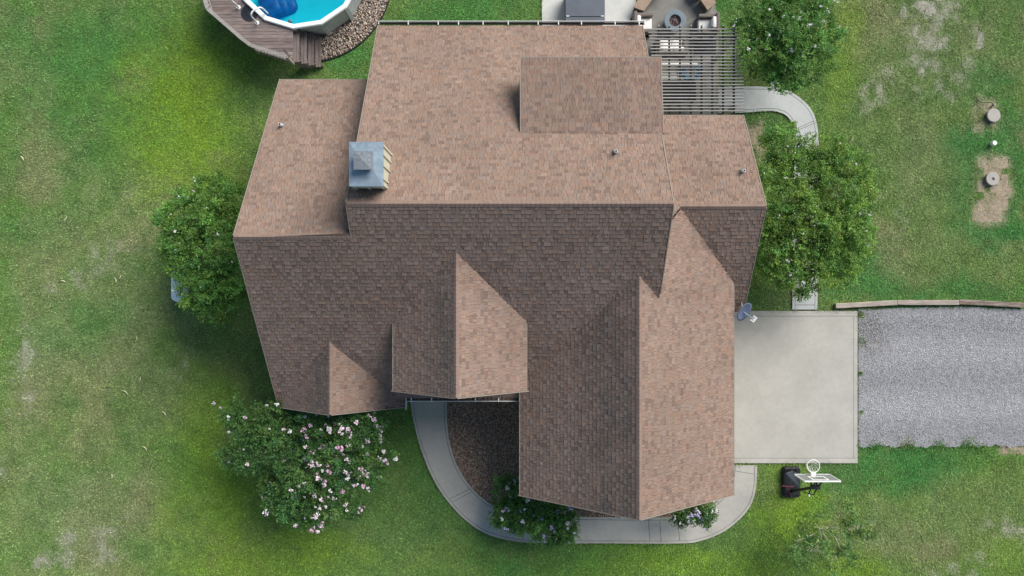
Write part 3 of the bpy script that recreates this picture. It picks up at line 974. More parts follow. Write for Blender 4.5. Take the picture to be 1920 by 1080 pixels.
# south slope, one sheet from the west gable to the east rake
r_s = roof_plane([(XW, YE_W, zS(YE_W)), (-3.98, YE_W, zS(YE_W)), (-3.98, YE_M, zS(YE_M)), (XM1, YE_M, zS(YE_M)), (XM1, RY2, RZ2), (XM0, RY2, RZ2), (XM0, RY1, RZ1), (XW, RY1, RZ1)], (0, 1))
r_n1 = roof_plane([(XW, RY1, RZ1), (XM0 + 0.25, RY1, RZ1), (XM0 + 0.25, YN1, zN1(YN1)), (XW, YN1, zN1(YN1))], (0, -1))
r_n2 = roof_plane([(XM0, RY2, RZ2), (XM1, RY2, RZ2), (XM1, YN2, zN2(YN2)), (XM0, YN2, zN2(YN2))], (0, -1))
# shed dormer on the north slope
DX0, DX1 = 0.30, 4.966
DY0, DZ0, DY1, DZ1 = 5.09, 6.20, 7.71, 5.79
r_d = roof_plane([(DX0, DY0, DZ0), (DX1, DY0, DZ0), (DX1, DY1, DZ1), (DX0, DY1, DZ1)], (0, -1))
# east wing
ERY, ERZ, ESL = 2.795, 5.25, 0.637
EYN, EYS = 6.48, -0.90
r_en = roof_plane([(4.7, ERY, ERZ), (EX, ERY, ERZ), (EX, EYN, ERZ - ESL * (EYN - ERY)), (4.7, EYN, ERZ - ESL * (EYN - ERY))], (0, -1))
r_hip = roof_plane([(4.7, ERY, ERZ), (5.79, ERY, ERZ), (4.7, 1.57, ERZ + ESL * (ERY - 1.57))], (0, -1))
r_es = roof_plane([(5.6, ERY, ERZ), (EX, ERY, ERZ), (EX, EYS, ERZ + ESL * (EYS - ERY)), (7.6, EYS, ERZ + ESL * (EYS - ERY)), (7.6, 0.4, ERZ + ESL * (0.4 - ERY))], (0, 1))
# garage gable, ridge running north-south
GX, GZ, GW, GYS = 4.15, 6.40, 3.95, -7.55
GX0, GX1 = 0.30, 8.10
zGw = lambda x: GZ - SL * (GX - x)
zGe = lambda x: GZ - SL * (x - GX)
r_gw = roof_plane([(GX0, GYS, zGw(GX0)), (GX, GYS, GZ), (GX, 0.50, GZ), (GX0, -3.45, zGw(GX0))], (1, 0))
r_ge = roof_plane([(GX, GYS, GZ), (GX1, GYS, zGe(GX1)), (GX1, 0.20, zGe(GX1)), (5.79, 2.72, zGe(5.79)), (4.75, 1.58, zGe(4.75)), (GX, 0.50, GZ)], (-1, 0))
# middle gable over the entry
CX, CZ, CYS = -1.78, 6.92, -3.50
CX0, CX1 = -4.05, 0.49
CZE = CZ - SL * (CX - CX0)
r_cw = roof_plane([(CX0, CYS, CZE), (CX, CYS, CZ), (CX, 1.18, CZ), (CX0, -1.08, CZE)], (1, 0))
r_ce = roof_plane([(CX, CYS, CZ), (CX1, CYS, CZ - SL * (CX1 - CX)), (CX1, -1.08, CZ - SL * (CX1 - CX)), (CX, 1.18, CZ)], (-1, 0))
# small west gable
WX, WZ, WYS = -6.36, 4.80, -4.42
WX0, WX1 = XW, -3.96
WZ0 = WZ - SL * (WX - WX0); WZ1 = WZ - SL * (WX1 - WX)
r_ww = roof_plane([(WX0, WYS, WZ0), (WX, WYS, WZ), (WX, -1.82, WZ), (WX0, -4.22, WZ0)], (1, 0))
r_we = roof_plane([(WX, WYS, WZ), (WX1, WYS, WZ1), (WX1, -4.22, WZ1), (WX, -1.82, WZ)], (-1, 0))

# lay the shingles: the 300 nearest to the camera are single pieces, the rest of each slope is one field
cams = Vector((0, 0, H))
cand = []
for ti, (deck, O, u, v, nrm, tabs) in enumerate(TABS):
    if deck in (r_s, r_n2):
        for i, tb in enumerate(tabs):
            if tb[7]:
                c = O + u * ((tb[0] + tb[1]) / 2) + v * tb[4]
                hid = deck is r_s and not (c.x < CX0 or c.x > CX1 or c.y > 0.9)
                if not hid and abs(c.y - RY2) > 0.2:
                    cand.append(((c - cams).length + (0.0 if deck is r_s else 0.35), ti, i))
cand.sort()
single = set((a, b) for _, a, b in cand[:300])
SMESH = {}
pal_c = np.array([p[0] for p in SHINGLE_PAL]); pal_w = np.array([p[1] for p in SHINGLE_PAL]); pal_w /= pal_w.sum()
for ti, (deck, O, u, v, nrm, tabs) in enumerate(TABS):
    q = MB()
    R3 = Matrix((u, v, nrm)).transposed()
    for i, (A0, B0, A1, B1, v0, v1, t, whole, w, high) in enumerate(tabs):
        if (ti, i) in single:
            key = (w, high)
            if key not in SMESH:
                s = MB()
                L = 0.163; tt = 0.020 if high else 0.008
                gp = 0.0035
                s.add([(gp, 0, tt), (w - gp, 0, tt), (w - gp, L, 0.002), (gp, L, 0.002), (gp, 0, -0.002), (w - gp, 0, -0.002), (w - gp, L, -0.002), (gp, L, -0.002)],
                      [(0, 1, 2, 3), (4, 5, 1, 0), (5, 6, 2, 1), (7, 4, 0, 3)])
                me = bpy.data.meshes.new('shingle'); me.from_pydata(s.v, [], s.f); me.materials.append(M['shingle_one']); me.update()
                SMESH[key] = me
            o = link('shingle', SMESH[key], deck)
            o.matrix_local = Matrix.Translation(O + u * A0 + v * v0) @ R3.to_4x4()
            continue
        gp = 0.0035
        def pt(a, b, h):
            return O + u * a + v * b + nrm * h
        if B0 - A0 > 3 * gp: A0 += gp; B0 -= gp
        if B1 - A1 > 3 * gp: A1 += gp; B1 -= gp
        k = RNG.choice(len(pal_c), p=pal_w)
        if not high and random.random() < 0.14:
            k = 4
        wp = pt((A0 + B0) / 2, v0, 0)
        ua, va = (wp - O).dot(u), (wp - O).dot(v)
        age = 0.90 + 0.20 * _n1(ua + ti * 37, va * 0.35 + ti * 11, 0.9) * 0.6 + 0.20 * _n1(ua + 5, va + ti * 7, 2.4) * 0.6
        col = pal_c[k] * math.exp(random.gauss(0, 0.05)) * age
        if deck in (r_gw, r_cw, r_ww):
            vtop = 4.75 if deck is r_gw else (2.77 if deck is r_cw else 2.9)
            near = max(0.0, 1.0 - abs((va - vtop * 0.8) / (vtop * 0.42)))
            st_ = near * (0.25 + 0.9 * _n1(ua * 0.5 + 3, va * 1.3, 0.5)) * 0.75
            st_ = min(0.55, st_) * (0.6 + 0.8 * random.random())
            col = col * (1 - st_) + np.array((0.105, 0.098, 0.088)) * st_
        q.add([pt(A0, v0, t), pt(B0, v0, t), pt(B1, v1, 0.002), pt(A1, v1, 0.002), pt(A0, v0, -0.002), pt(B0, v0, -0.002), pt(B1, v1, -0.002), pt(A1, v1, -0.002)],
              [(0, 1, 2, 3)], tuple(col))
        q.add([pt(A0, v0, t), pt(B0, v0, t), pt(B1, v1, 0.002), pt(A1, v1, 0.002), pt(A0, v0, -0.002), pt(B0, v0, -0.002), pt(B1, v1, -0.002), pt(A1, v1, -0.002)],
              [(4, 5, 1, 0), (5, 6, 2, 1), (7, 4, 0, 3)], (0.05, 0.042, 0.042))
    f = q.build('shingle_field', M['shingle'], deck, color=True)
    f['kind'] = 'stuff'
    if '_tabs' in deck: del deck['_tabs']

ridge_caps((XM0, RY2, RZ2), (XM1, RY2, RZ2), SLN, SL, r_n2)
ridge_caps((XW, RY1, RZ1), (XM0, RY1, RZ1), SL, SL, r_n1)
ridge_caps((EX, ERY, ERZ), (5.75, ERY, ERZ), ESL, ESL, r_en)
ridge_caps((GX, GYS, GZ), (GX, 0.42, GZ), SL, SL, r_gw)
ridge_caps((CX, CYS, CZ), (CX, 1.10, CZ), SL, SL, r_cw)
ridge_caps((WX, WYS, WZ), (WX, -1.88, WZ), SL, SL, r_ww)

# fascia and rake boards (set just outside the shingle edge)
e = 0.02
for par, a, b in (
    (r_s, (XW - e, YE_W, zS(YE_W)), (XW - e, RY1, RZ1)), (r_n1, (XW - e, RY1, RZ1), (XW - e, YN1, zN1(YN1))),
    (r_n1, (XW - 0.04, YN1 + e, zN1(YN1)), (XM0, YN1 + e, zN1(YN1))),
    (r_n2, (XM0 - e, RY2, RZ2), (XM0 - e, YN2, zN2(YN2))), (r_n2, (XM1 + e, RY2, RZ2), (XM1 + e, YN2, zN2(YN2))),
    (r_s, (XM1 + e, -0.15, zS(-0.15)), (XM1 + e, RY2, RZ2)), (r_s, (XM0 - e, RY1, RZ1), (XM0 - e, RY2, RZ2)),
    (r_d, (DX0 - e, DY0, DZ0), (DX0 - e, DY1, DZ1)), (r_d, (DX1 + e, DY0, DZ0), (DX1 + e, DY1, DZ1)), (r_d, (DX0 - 0.04, DY1 + e, DZ1), (DX1 + 0.04, DY1 + e, DZ1)),
    (r_en, (EX + e, ERY, ERZ), (EX + e, EYN, ERZ - ESL * (EYN - ERY))), (r_en, (DX1 + 0.1, EYN + e, ERZ - ESL * (EYN - ERY)), (EX + 0.04, EYN + e, ERZ - ESL * (EYN - ERY))),
    (r_es, (EX + e, ERY, ERZ), (EX + e, EYS, ERZ + ESL * (EYS - ERY))), (r_es, (7.7, EYS - e, ERZ + ESL * (EYS - ERY)), (EX + 0.04, EYS - e, ERZ + ESL * (EYS - ERY))),
    (r_gw, (GX0 - e, GYS, zGw(GX0)), (GX0 - e, -3.6, zGw(GX0))), (r_ge, (GX1 + e, GYS, zGe(GX1)), (GX1 + e, 0.1, zGe(GX1))),
    (r_gw, (GX0 - 0.04, GYS - e, zGw(GX0)), (GX, GYS - e, GZ)), (r_ge, (GX, GYS - e, GZ), (GX1 + 0.04, GYS - e, zGe(GX1))),
    (r_cw, (CX0 - e, CYS, CZE), (CX0 - e, -1.2, CZE)), (r_ce, (CX1 + e, CYS, CZE), (CX1 + e, -1.2, CZE)),
    (r_cw, (CX0 - 0.04, CYS - e, CZE), (CX, CYS - e, CZ)), (r_ce, (CX, CYS - e, CZ), (CX1 + 0.04, CYS - e, CZE)),
    (r_ww, (WX0 - 0.04, WYS - e, WZ0), (WX, WYS - e, WZ)), (r_we, (WX, WYS - e, WZ), (WX1 + 0.04, WYS - e, WZ1)), (r_we, (WX1 + e, WYS, WZ1), (WX1 + e, YE_M, zS(YE_M))),
):
    fascia(a, b, par)


# walls below the roofs
def gable_wall(x0, x1, y0, y1, ze, axis, rz, rpos):
    """solid body with two gable ends; axis 0: ridge along x, 1: along y"""
    q = MB()
    if axis == 0:
        prof = [(y0, 0), (y1, 0), (y1, ze[1]), (rpos, rz), (y0, ze[0])]
        vs = [(x0, p[0], p[1]) for p in prof] + [(x1, p[0], p[1]) for p in prof]
    else:
        prof = [(x0, 0), (x1, 0), (x1, ze[1]), (rpos, rz), (x0, ze[0])]
        vs = [(p[0], y0, p[1]) for p in prof] + [(p[0], y1, p[1]) for p in prof]
    k = 5
    fs = [tuple(range(k)), tuple(reversed(range(k, 2 * k)))] + [((i + 1) % k, i, k + i, k + (i + 1) % k) for i in range(k)]
    q.add(vs, fs)
    o = q.build('wall', M['cream'], house)
    bm = bmesh.new(); bm.from_mesh(o.data); bmesh.ops.recalc_face_normals(bm, faces=bm.faces); bm.to_mesh(o.data); bm.free()
    return o


g = 0.22
gable_wall(XW + 0.35, XM0 + 0.4, YE_W + 0.5, YN1 - 0.45, (zS(YE_W + 0.5) - g, zN1(YN1 - 0.45) - g), 0, RZ1 - g, RY1)
gable_wall(XM0 + 0.35, XM1 - 0.35, YE_M + 0.5, YN2 - 0.45, (zS(YE_M + 0.5) - g, zN2(YN2 - 0.45) - g), 0, RZ2 - g, RY2)
gable_wall(4.4, EX - 0.35, EYS + 0.45, EYN - 0.45, (ERZ + ESL * (EYS + 0.45 - ERY) - g, ERZ - ESL * (EYN - 0.45 - ERY) - g), 0, ERZ - g, ERY)
gable_wall(GX0 + 0.4, GX1 - 0.4, GYS + 0.4, 0.0, (zGw(GX0 + 0.4) - g, zGe(GX1 - 0.4) - g), 1, GZ - g, GX)
gable_wall(CX0 + 0.35, CX1 - 0.35, CYS + 0.35, 0.6, (CZE + SL * 0.35 - g, CZE + SL * 0.35 - g), 1, CZ - g, CX)
gable_wall(WX0 + 0.35, WX1 - 0.3, WYS + 0.4, -2.0, (WZ0 + SL * 0.35 - g, WZ1 + SL * 0.3 - g), 1, WZ - g, WX)
q = MB()   # shed dormer body
xa, xb, yb = DX0 + 0.22, DX1 - 0.25, DY1 - 0.3
dz = lambda y: DZ0 + (DZ1 - DZ0) * (y - DY0) / (DY1 - DY0) - 0.15
q.add([(xa, DY0, 5.6), (xb, DY0, 5.6), (xb, yb, 3.5), (xa, yb, 3.5), (xa, DY0, dz(DY0)), (xb, DY0, dz(DY0)), (xb, yb, dz(yb)), (xa, yb, dz(yb))],
      [(0, 3, 2, 1), (4, 5, 6, 7), (0, 1, 5, 4), (1, 2, 6, 5), (2, 3, 7, 6), (3, 0, 4, 7)])
q.build('wall', M['cream'], house)


# gutters
def gutter(x0, x1, y, z, out, xs_br):
    q = MB()
    q.box(((x0 + x1) / 2, y + out * 0.115, z + 0.012), (x1 - x0, 0.016, 0.11))
    for xx in (x0, x1):
        q.box((xx, y + out * 0.06, z - 0.0), (0.02, 0.11, 0.12))
    gt = q.build('gutter', M['white'], house)
    b = MB(); b.box(((x0 + x1) / 2, y + out * 0.06, z - 0.06), (x1 - x0 - 0.03, 0.088, 0.012)); b.build('gutter_trough', M['underlay'], gt)
    for xx in xs_br:
        b = MB(); b.box((xx, y + out * 0.06, z + 0.05), (0.035, 0.15, 0.012))
        b.build('gutter_hanger', M['white'], gt)


gutter(XM0 + 0.02, XM1 + 0.08, YN2 + 0.045, zN2(YN2), 1, [P(px, 47, 2.9)[0] for px in (766, 822, 860, 906, 953, 1009, 1047, 1090, 1153, 1198)])
gutter(-3.93, 0.26, YE_M - 0.01, zS(YE_M), -1, [P(px, 744, 3.2)[0] for px in (772, 810, 892, 935)])
q = MB(); q.box((-3.93, (YE_M + WYS) / 2 - 0.05, zS(YE_M) - 0.02), (0.022, abs(YE_M - WYS) + 0.1, 0.09)); q.build('gutter', M['white'], house)

# chimney
cx0, cx1, cy0, cy1, czt = -4.80, -3.87, 3.06, 4.30, 8.40
q = MB(); q.box(((cx0 + cx1) / 2, (cy0 + cy1) / 2, (5.6 + czt) / 2), (cx1 - cx0, cy1 - cy0, czt - 5.6))
ch = q.build('chimney', M['cream'], house)
ch['label'] = 'cream board-and-batten chimney with a galvanised cap'
for yy in (cy1 - 0.03, cy1 - 0.30, cy0 + 0.62, cy0 + 0.22, cy0 + 0.03):
    b = MB(); b.box((cx1 + 0.018, yy, 7.12), (0.036, 0.06, 2.5)); b.build('batten', M['cream'], ch)
for xx in (cx0 + 0.04, cx0 + 0.45, cx1 - 0.05):
    for sgn, yy in ((-1, cy0 - 0.018), (1, cy1 + 0.018)):
        b = MB(); b.box((xx, yy, 7.12), (0.06, 0.036, 2.5)); b.build('batten', M['cream'], ch)
for yy in (cy0 + 0.04, cy0 + 0.6, cy1 - 0.05):
    b = MB(); b.box((cx0 - 0.018, yy, 7.12), (0.036, 0.06, 2.5)); b.build('batten', M['cream'], ch)
b = MB()
ox0, ox1, oy0, oy1 = cx0 - 0.042, cx1 + 0.042, cy0 - 0.042, cy1 + 0.042
kx, ky, ks = -4.37, 3.74, 0.26
vs = [(ox0, oy0, czt - 0.06), (ox1, oy0, czt - 0.06), (ox1, oy1, czt - 0.06), (ox0, oy1, czt - 0.06),
      (ox0, oy0, czt + 0.01), (ox1, oy0, czt + 0.01), (ox1, oy1, czt + 0.01), (ox0, oy1, czt + 0.01),
      (kx - ks, ky - ks, czt + 0.04), (kx + ks, ky - ks, czt + 0.04), (kx + ks, ky + ks, czt + 0.04), (kx - ks, ky + ks, czt + 0.04)]
b.add(vs, [(0, 3, 2, 1), (0, 1, 5, 4), (1, 2, 6, 5), (2, 3, 7, 6), (3, 0, 4, 7), (4, 5, 9, 8), (5, 6, 10, 9), (6, 7, 11, 10), (7, 4, 8, 11), (8, 9, 10, 11)])
b.build('cap_pan', M['galv'], ch)
b = MB(); b.box((kx, ky, czt + 0.14), (0.44, 0.44, 0.15)); b.build('spark_screen', M['black'], ch)
b = MB()
b.box((kx, ky, czt + 0.25), (0.54, 0.54, 0.09))
b.add([(kx - 0.25, ky - 0.25, czt + 0.296), (kx + 0.25, ky - 0.25, czt + 0.296), (kx + 0.25, ky + 0.25, czt + 0.296), (kx - 0.25, ky + 0.25, czt + 0.296), (kx, ky, czt + 0.325)], [(0, 1, 4), (1, 2, 4), (2, 3, 4), (3, 0, 4)])
b.build('cowl', M['galv_dark'], ch)

# vent pipes through the roof
for px, py, zf in ((529, 236, zN1), (1153, 286, zN2), (1391, 322, lambda y: ERZ - ESL * (y - ERY))):
    z = 5.0
    for _ in range(20):
        X, Y, _z = P(px, py, z); z = zf(Y)
    q = MB(); q.lathe((X, Y, z - 0.05), [(0.05, 0), (0.05, 0.32), (0.036, 0.32), (0.032, 0.2)], 14)
    vp = q.build('vent_pipe', M['white'], house)
    b = MB(); b.lathe((X, Y, z - 0.01), [(0.11, 0.0), (0.10, 0.05), (0.055, 0.11)], 14); b.build('boot', M['galv_dark'], vp)
    b = MB(); b.lathe((X, Y, z + 0.2), [(0.036, 0.0), (0.036, 0.075)], 12); b.build('pipe_opening', M['black'], vp)

# ------------------------------------------------------------------ swimming pool and deck
pool = thing('swimming_pool', (POOL_C[0], POOL_C[1], 0), 'round above-ground pool of bright turquoise water with white rim', 'pool')
NP = 14
a_first = math.atan2(P(549, 53.4, 1.3)[1] - POOL_C[1], P(549, 53.4, 1.3)[0] - POOL_C[0])
ang = [a_first + 2 * math.pi * k / NP for k in range(NP)]
pc = lambda a, r, z: (POOL_C[0] + r * math.cos(a), POOL_C[1] + r * math.sin(a), z)
zr = 1.30
for k in range(NP):
    a, b = ang[k], ang[(k + 1) % NP]
    q = MB()
    ro, ri = POOL_R, POOL_R - 0.20
    vs = [pc(a, ri, zr), pc(a, ro, zr), pc(b, ro, zr), pc(b, ri, zr), pc(a, ri + 0.02, zr + 0.025), pc(a, ro - 0.03, zr + 0.03), pc(b, ro - 0.03, zr + 0.03), pc(b, ri + 0.02, zr + 0.025),
          pc(a, ri, zr - 0.04), pc(a, ro, zr - 0.06), pc(b, ro, zr - 0.06), pc(b, ri, zr - 0.04)]
    q.add(vs, [(4, 5, 6, 7), (5, 1, 2, 6), (1, 9, 10, 2), (0, 4, 7, 3), (8, 0, 3, 11), (9, 8, 11, 10)])
    q.build('top_rail', M['white'], pool)
    q = MB()
    rw = POOL_R - 0.12
    q.add([pc(a, rw, 0.02), pc(b, rw, 0.02), pc(b, rw, zr - 0.03), pc(a, rw, zr - 0.03)], [(0, 1, 2, 3)])
    q.build('wall_panel', M['pool_wall'], pool)
    q = MB()
    c = pc(a, POOL_R - 0.075, 0.63)
    q.box(c, (0.11, 0.17, 1.22), a)
    q.build('upright', M['pool_wall'], pool)
q = MB()
vs = [pc(a, POOL_R - 0.15, 1.24) for a in ang] + [pc(a, POOL_R - 0.15, 0.62) for a in ang]
q.add(vs, [((i + 1) % NP, i, NP + i, NP + (i + 1) % NP) for i in range(NP)] + [tuple(range(NP, 2 * NP))])
q.build('liner', M['liner'], pool)
q = MB(); q.add([pc(a, POOL_R - 0.155, 1.19) for a in ang], [tuple(range(NP))]); q.build('water', M['water'], pool)
q = MB(); sx, sy, _ = P(545, 41, 1.14)
q.lathe((sx, sy, 1.13), [(0.02, 0), (0.075, 0.03), (0.085, 0.07), (0.06, 0.13), (0.01, 0.15)], 14)
fl = q.build('pool_float', M['slate_cover'], None, True); tag(fl, 'small grey round floater in the pool near the rim', 'floater')

# blue step unit with white handrails
st = thing('pool_steps', P(500, 5, 0.4), 'deep blue moulded steps in the pool with white handrails', 'pool steps')
stc = P(503, 1, 1.1)
for i, (off, zt, r) in enumerate(((0.0, 1.12, 0.78), (0.28, 0.96, 0.72), (0.55, 0.80, 0.62))):
    q = MB()
    ax = math.atan2(POOL_C[1] - stc[1], POOL_C[0] - stc[0]) - 0.5
    cx_, cy_ = stc[0] + math.cos(ax) * off, stc[1] + math.sin(ax) * off
    q.rbox((cx_, cy_, (0.42 + zt) / 2), (0.85, 1.25, zt - 0.42), 0.3, ax)
    q.build('step', M['step_blue'], st, True)
def pol(pts, nm, par, r=0.024, mat='white'):
    q = MB(); q.tube(spline3(pts, 5), r, 8); return q.build(nm, M[mat], par, True)
def spline3(pts, n=5):
    out = []
    m = len(pts)
    for i in range(m - 1):
        p0, p1, p2, p3 = [Vector(pts[max(0, min(m - 1, j))]) for j in (i - 1, i, i + 1, i + 2)]
        for k in range(n):
            t = k / n
            out.append(0.5 * (2 * p1 + (-p0 + p2) * t + (2 * p0 - 5 * p1 + 4 * p2 - p3) * t * t + (-p0 + 3 * p1 - 3 * p2 + p3) * t ** 3))
    out.append(Vector(pts[-1]))
    return out
ZD = 1.22
for foot, mid, tip in (((482.2, 43), (471, 29), (503, 26)), ((447.5, 14), (434, 0), (468, -6))):
    f0 = P(*foot, ZD)
    pol([f0, P(foot[0] - 6, foot[1] - 7, ZD + 0.45), P(mid[0], mid[1], ZD + 0.80), P(mid[0] + 3, mid[1] - 8, ZD + 0.86), P(mid[0] + 16, mid[1] - 15, ZD + 0.80), P(tip[0] - 8, tip[1] - 8, ZD + 0.4), P(tip[0], tip[1], ZD - 0.1)], 'handrail', st, 0.03)
    q = MB(); q.lathe(f0, [(0.085, 0.0), (0.085, 0.02), (0.045, 0.035)], 16); q.build('flange', M['white'], st)

# round mat on the deck
q = MB(); mx_, my_, _ = P(468, 24, ZD)
q.lathe((mx_, my_, ZD + 0.004), [(0.34, 0.0), (0.34, 0.014), (0.31, 0.018), (0.30, 0.012), (0.02, 0.014)], 32)
mt = q.build('round_mat', M['navy']); tag(mt, 'round dark ribbed mat on the pool deck', 'mat')
for k in range(24):
    a = 2 * math.pi * k / 24
    b = MB(); b.bar((mx_ + 0.1 * math.cos(a), my_ + 0.1 * math.sin(a), ZD + 0.02), (mx_ + 0.3 * math.cos(a), my_ + 0.3 * math.sin(a), ZD + 0.02), 0.012, 0.01)
    b.build('rib', M['dark_steel'], mt)

# deck outline (at board height) from the pool rim to the railing
deck = thing('pool_deck', (*P(470, 60, 0)[:2], 0), 'weathered grey-brown wooden deck wrapped round the pool', 'deck')
cap_px = [(372, -70), (376, -25), (389, 16), (452, 71), (471, 85), (537, 106)]
ZCAP = ZD + 0.62
capw = [P(a, b, ZCAP) for a, b in cap_px]
outl = [(c[0], c[1]) for c in capw] + [P(549, 113, ZD)[:2], P(549, 50, ZD)[:2]]
dk_poly = outl + [P(553, -60, ZD)[:2], P(420, -72, ZD)[:2]]
ytop = P(0, -75, ZD)[1]; ybot = min(p[1] for p in dk_poly)
bw = 0.135
yb = ybot
k = len(dk_poly)
while yb < ytop:
    ym = yb + bw / 2
    def row(yy):
        xsn = []
        for i in range(k):
            (x1, y1), (x2, y2) = dk_poly[i], dk_poly[(i + 1) % k]
            if (y1 > yy) != (y2 > yy):
                xsn.append(x1 + (x2 - x1) * (yy - y1) / (y2 - y1))
        xsn.sort(); return xsn
    lo = row(yb + 0.006); hi = row(yb + bw - 0.006); mi = row(ym)
    if len(mi) >= 2:
        l0, r0 = (lo[0], lo[-1]) if len(lo) >= 2 else (mi[0], mi[-1])
        l1, r1 = (hi[0], hi[-1]) if len(hi) >= 2 else (mi[0], mi[-1])
        # stop at the pool wall
        def pool_x(yy):
            dy_ = yy - POOL_C[1]
            rr = POOL_R - 0.10
            return POOL_C[0] - math.sqrt(rr * rr - dy_ * dy_) if abs(dy_) < rr else None
        pxm = pool_x(ym)
        if pxm is not None:
            r0 = min(r0, pool_x(yb) or pxm); r1 = min(r1, pool_x(yb + bw) or pxm)
        if r0 - l0 > 0.05 or r1 - l1 > 0.05:
            q = MB(); q.prism([(l0, yb + 0.005), (r0, yb + 0.005), (r1, yb + bw - 0.005), (l1, yb + bw - 0.005)], ZD - 0.035, ZD + random.uniform(-0.003, 0.003))
            q.build('deck_board', M['deck'], deck)
    yb += bw
# frame, railing
for i in range(len(capw) - 1):
    a, b = Vector(capw[i]), Vector(capw[i + 1])
    q = MB(); q.bar(a, b, 0.14, 0.035); q.build('rail_cap', M['rail'], deck)
    dn = Vector((0, 0, -0.18)); q = MB(); q.bar(a + dn, b + dn, 0.04, 0.09); q.build('rail', M['rail'], deck)
    dn = Vector((0, 0, -0.50)); q = MB(); q.bar(a + dn, b + dn, 0.04, 0.09); q.build('rail', M['rail'], deck)
    dn = Vector((0, 0, -0.62 - 0.14)); q = MB(); q.bar(a + dn, b + dn, 0.04, 0.24); q.build('rim_joist', M['deck'], deck)
    nb = max(2, int((b - a).length / 0.13))
    for j in range(1, nb):
        c = a + (b - a) * (j / nb)
        q = MB(); q.box((c.x, c.y, ZCAP - 0.34), (0.035, 0.035, 0.36)); q.build('baluster', M['rail'], deck)
for c in capw:
    q = MB(); q.box((c[0], c[1], ZCAP - 0.45), (0.09, 0.09, 0.86)); q.build('post', M['rail'], deck)
c = P(538, 103, ZCAP)
q = MB(); q.bar(P(531, 92, ZCAP - 0.1), P(543, 106, ZCAP - 0.1), 0.10, 0.05); q.build('rail_end', M['deck_y'], deck)
# steps, each tread two boards
stx = [549.4, 563.4, 577.2, 590.8, 604]
for i in range(4):
    zt = 1.0 - i * 0.245
    x0 = P(stx[i], 0, zt)[0]; x1 = P(stx[i + 1], 0, zt)[0]
    y1 = P(0, 57 + i * 3.4, zt)[1]; y0 = P(0, 116.3 + i * 3.1, zt)[1]
    for j in range(2):
        xa = x0 + (x1 - x0 - 0.035) * j / 2 + 0.008; xb = x0 + (x1 - x0 - 0.035) * (j + 1) / 2 - 0.004
        q = MB(); q.box(((xa + xb) / 2, (y0 + y1) / 2, zt), (xb - xa, y1 - y0, 0.04)); q.build('tread_board', M['deck_y'], deck)
    for yy in (y0 + 0.08, y1 - 0.08):
        q = MB(); q.box(((x0 + x1) / 2, yy, (zt - 0.02) / 2), (x1 - x0 - 0.02, 0.04, zt - 0.03)); q.build('stringer', M['deck_y'], deck)

# stone ring round the pool with black edging
n = 5200
ar = RNG.uniform(-2.0, 0.9, n); rr = np.sqrt(RNG.uniform(2.3 ** 2, 3.52 ** 2, n))
x = POOL_C[0] + rr * np.cos(ar); y = POOL_C[1] + rr * np.sin(ar)
cc = pal_pick([((0.30, 0.22, 0.17), 4), ((0.45, 0.36, 0.28), 3), ((0.60, 0.53, 0.44), 2), ((0.16, 0.12, 0.105), 3), ((0.30, 0.27, 0.26), 2)], n, 0.15)
s = stones('pool_border_stones', x, y, RNG.uniform(0.0, 0.03, n), RNG.uniform(0.05, 0.10, n), cc, None, 5)
tag(s, 'tan and brown river stones ringing the pool', 'stones', kind='stuff')
q = MB()
m = 60
pts = [(POOL_C[0] + 3.56 * math.cos(-2.1 + 3.1 * i / m), POOL_C[1] + 3.56 * math.sin(-2.1 + 3.1 * i / m), 0.03) for i in range(m + 1)]
q.tube(pts, 0.03, 6)
tag(q.build('edging', M['black']), 'thin black edging strip around the pool stones', 'edging')
q = MB(); q.lathe((POOL_C[0], POOL_C[1], -0.05), [(3.56, 0.0), (3.56, 0.052)], 60)
tag(q.build('stone_bed', M['joint']), 'soil under the pool stones', 'bed', kind='structure')

# ------------------------------------------------------------------ pergola
pg = thing('pergola', (*P(1310, 130, 0)[:2], 0), 'weathered slatted pergola between the house and the white-flowering tree', 'pergola')
ZP = 2.80
ysl = [55 + i * 6.12 for i in range(26)]
for i, py in enumerate(ysl):
    xl = (1215 + (py - 55) * 0.12) if py < 104 else 1238
    a = P(xl, py, ZP); b = P(1394 if py > 100 else 1385, py, ZP)
    q = MB(); q.box(((a[0] + b[0]) / 2, a[1], ZP), (b[0] - a[0], 0.034, 0.075)); q.build('slat', M['pergola'], pg)
for i in range(8):
    px = 1234.5 + i * 20.2
    y0, y1 = 50.5, 213
    if i == 0:
        y1 = 103
    a = P(px, y0, ZP - 0.12); b = P(px, y1, ZP - 0.12)
    q = MB(); q.box((a[0], (a[1] + b[1]) / 2, ZP - 0.12), (0.045, abs(a[1] - b[1]), 0.14)); q.build('rafter', M['rafter'], pg)
    q = MB(); q.box((a[0], a[1] + 0.03, ZP - 0.10), (0.05, 0.05, 0.10)); q.build('rafter_end', M['pergola'], pg)
for py in (72.5, 201):
    a = P(1240, py, ZP - 0.28); b = P(1380, py, ZP - 0.28)
    q = MB(); q.box(((a[0] + b[0]) / 2, a[1], ZP - 0.28), (b[0] - a[0], 0.07, 0.16)); q.build('beam', M['pergola'], pg)
for px, py in ((1378, 70), (1378, 200)):
    a = P(px, py, ZP - 0.28)
    q = MB(); q.box((a[0], a[1], (ZP - 0.37) / 2), (0.13, 0.13, ZP - 0.37)); q.build('post', M['pergola'], pg)


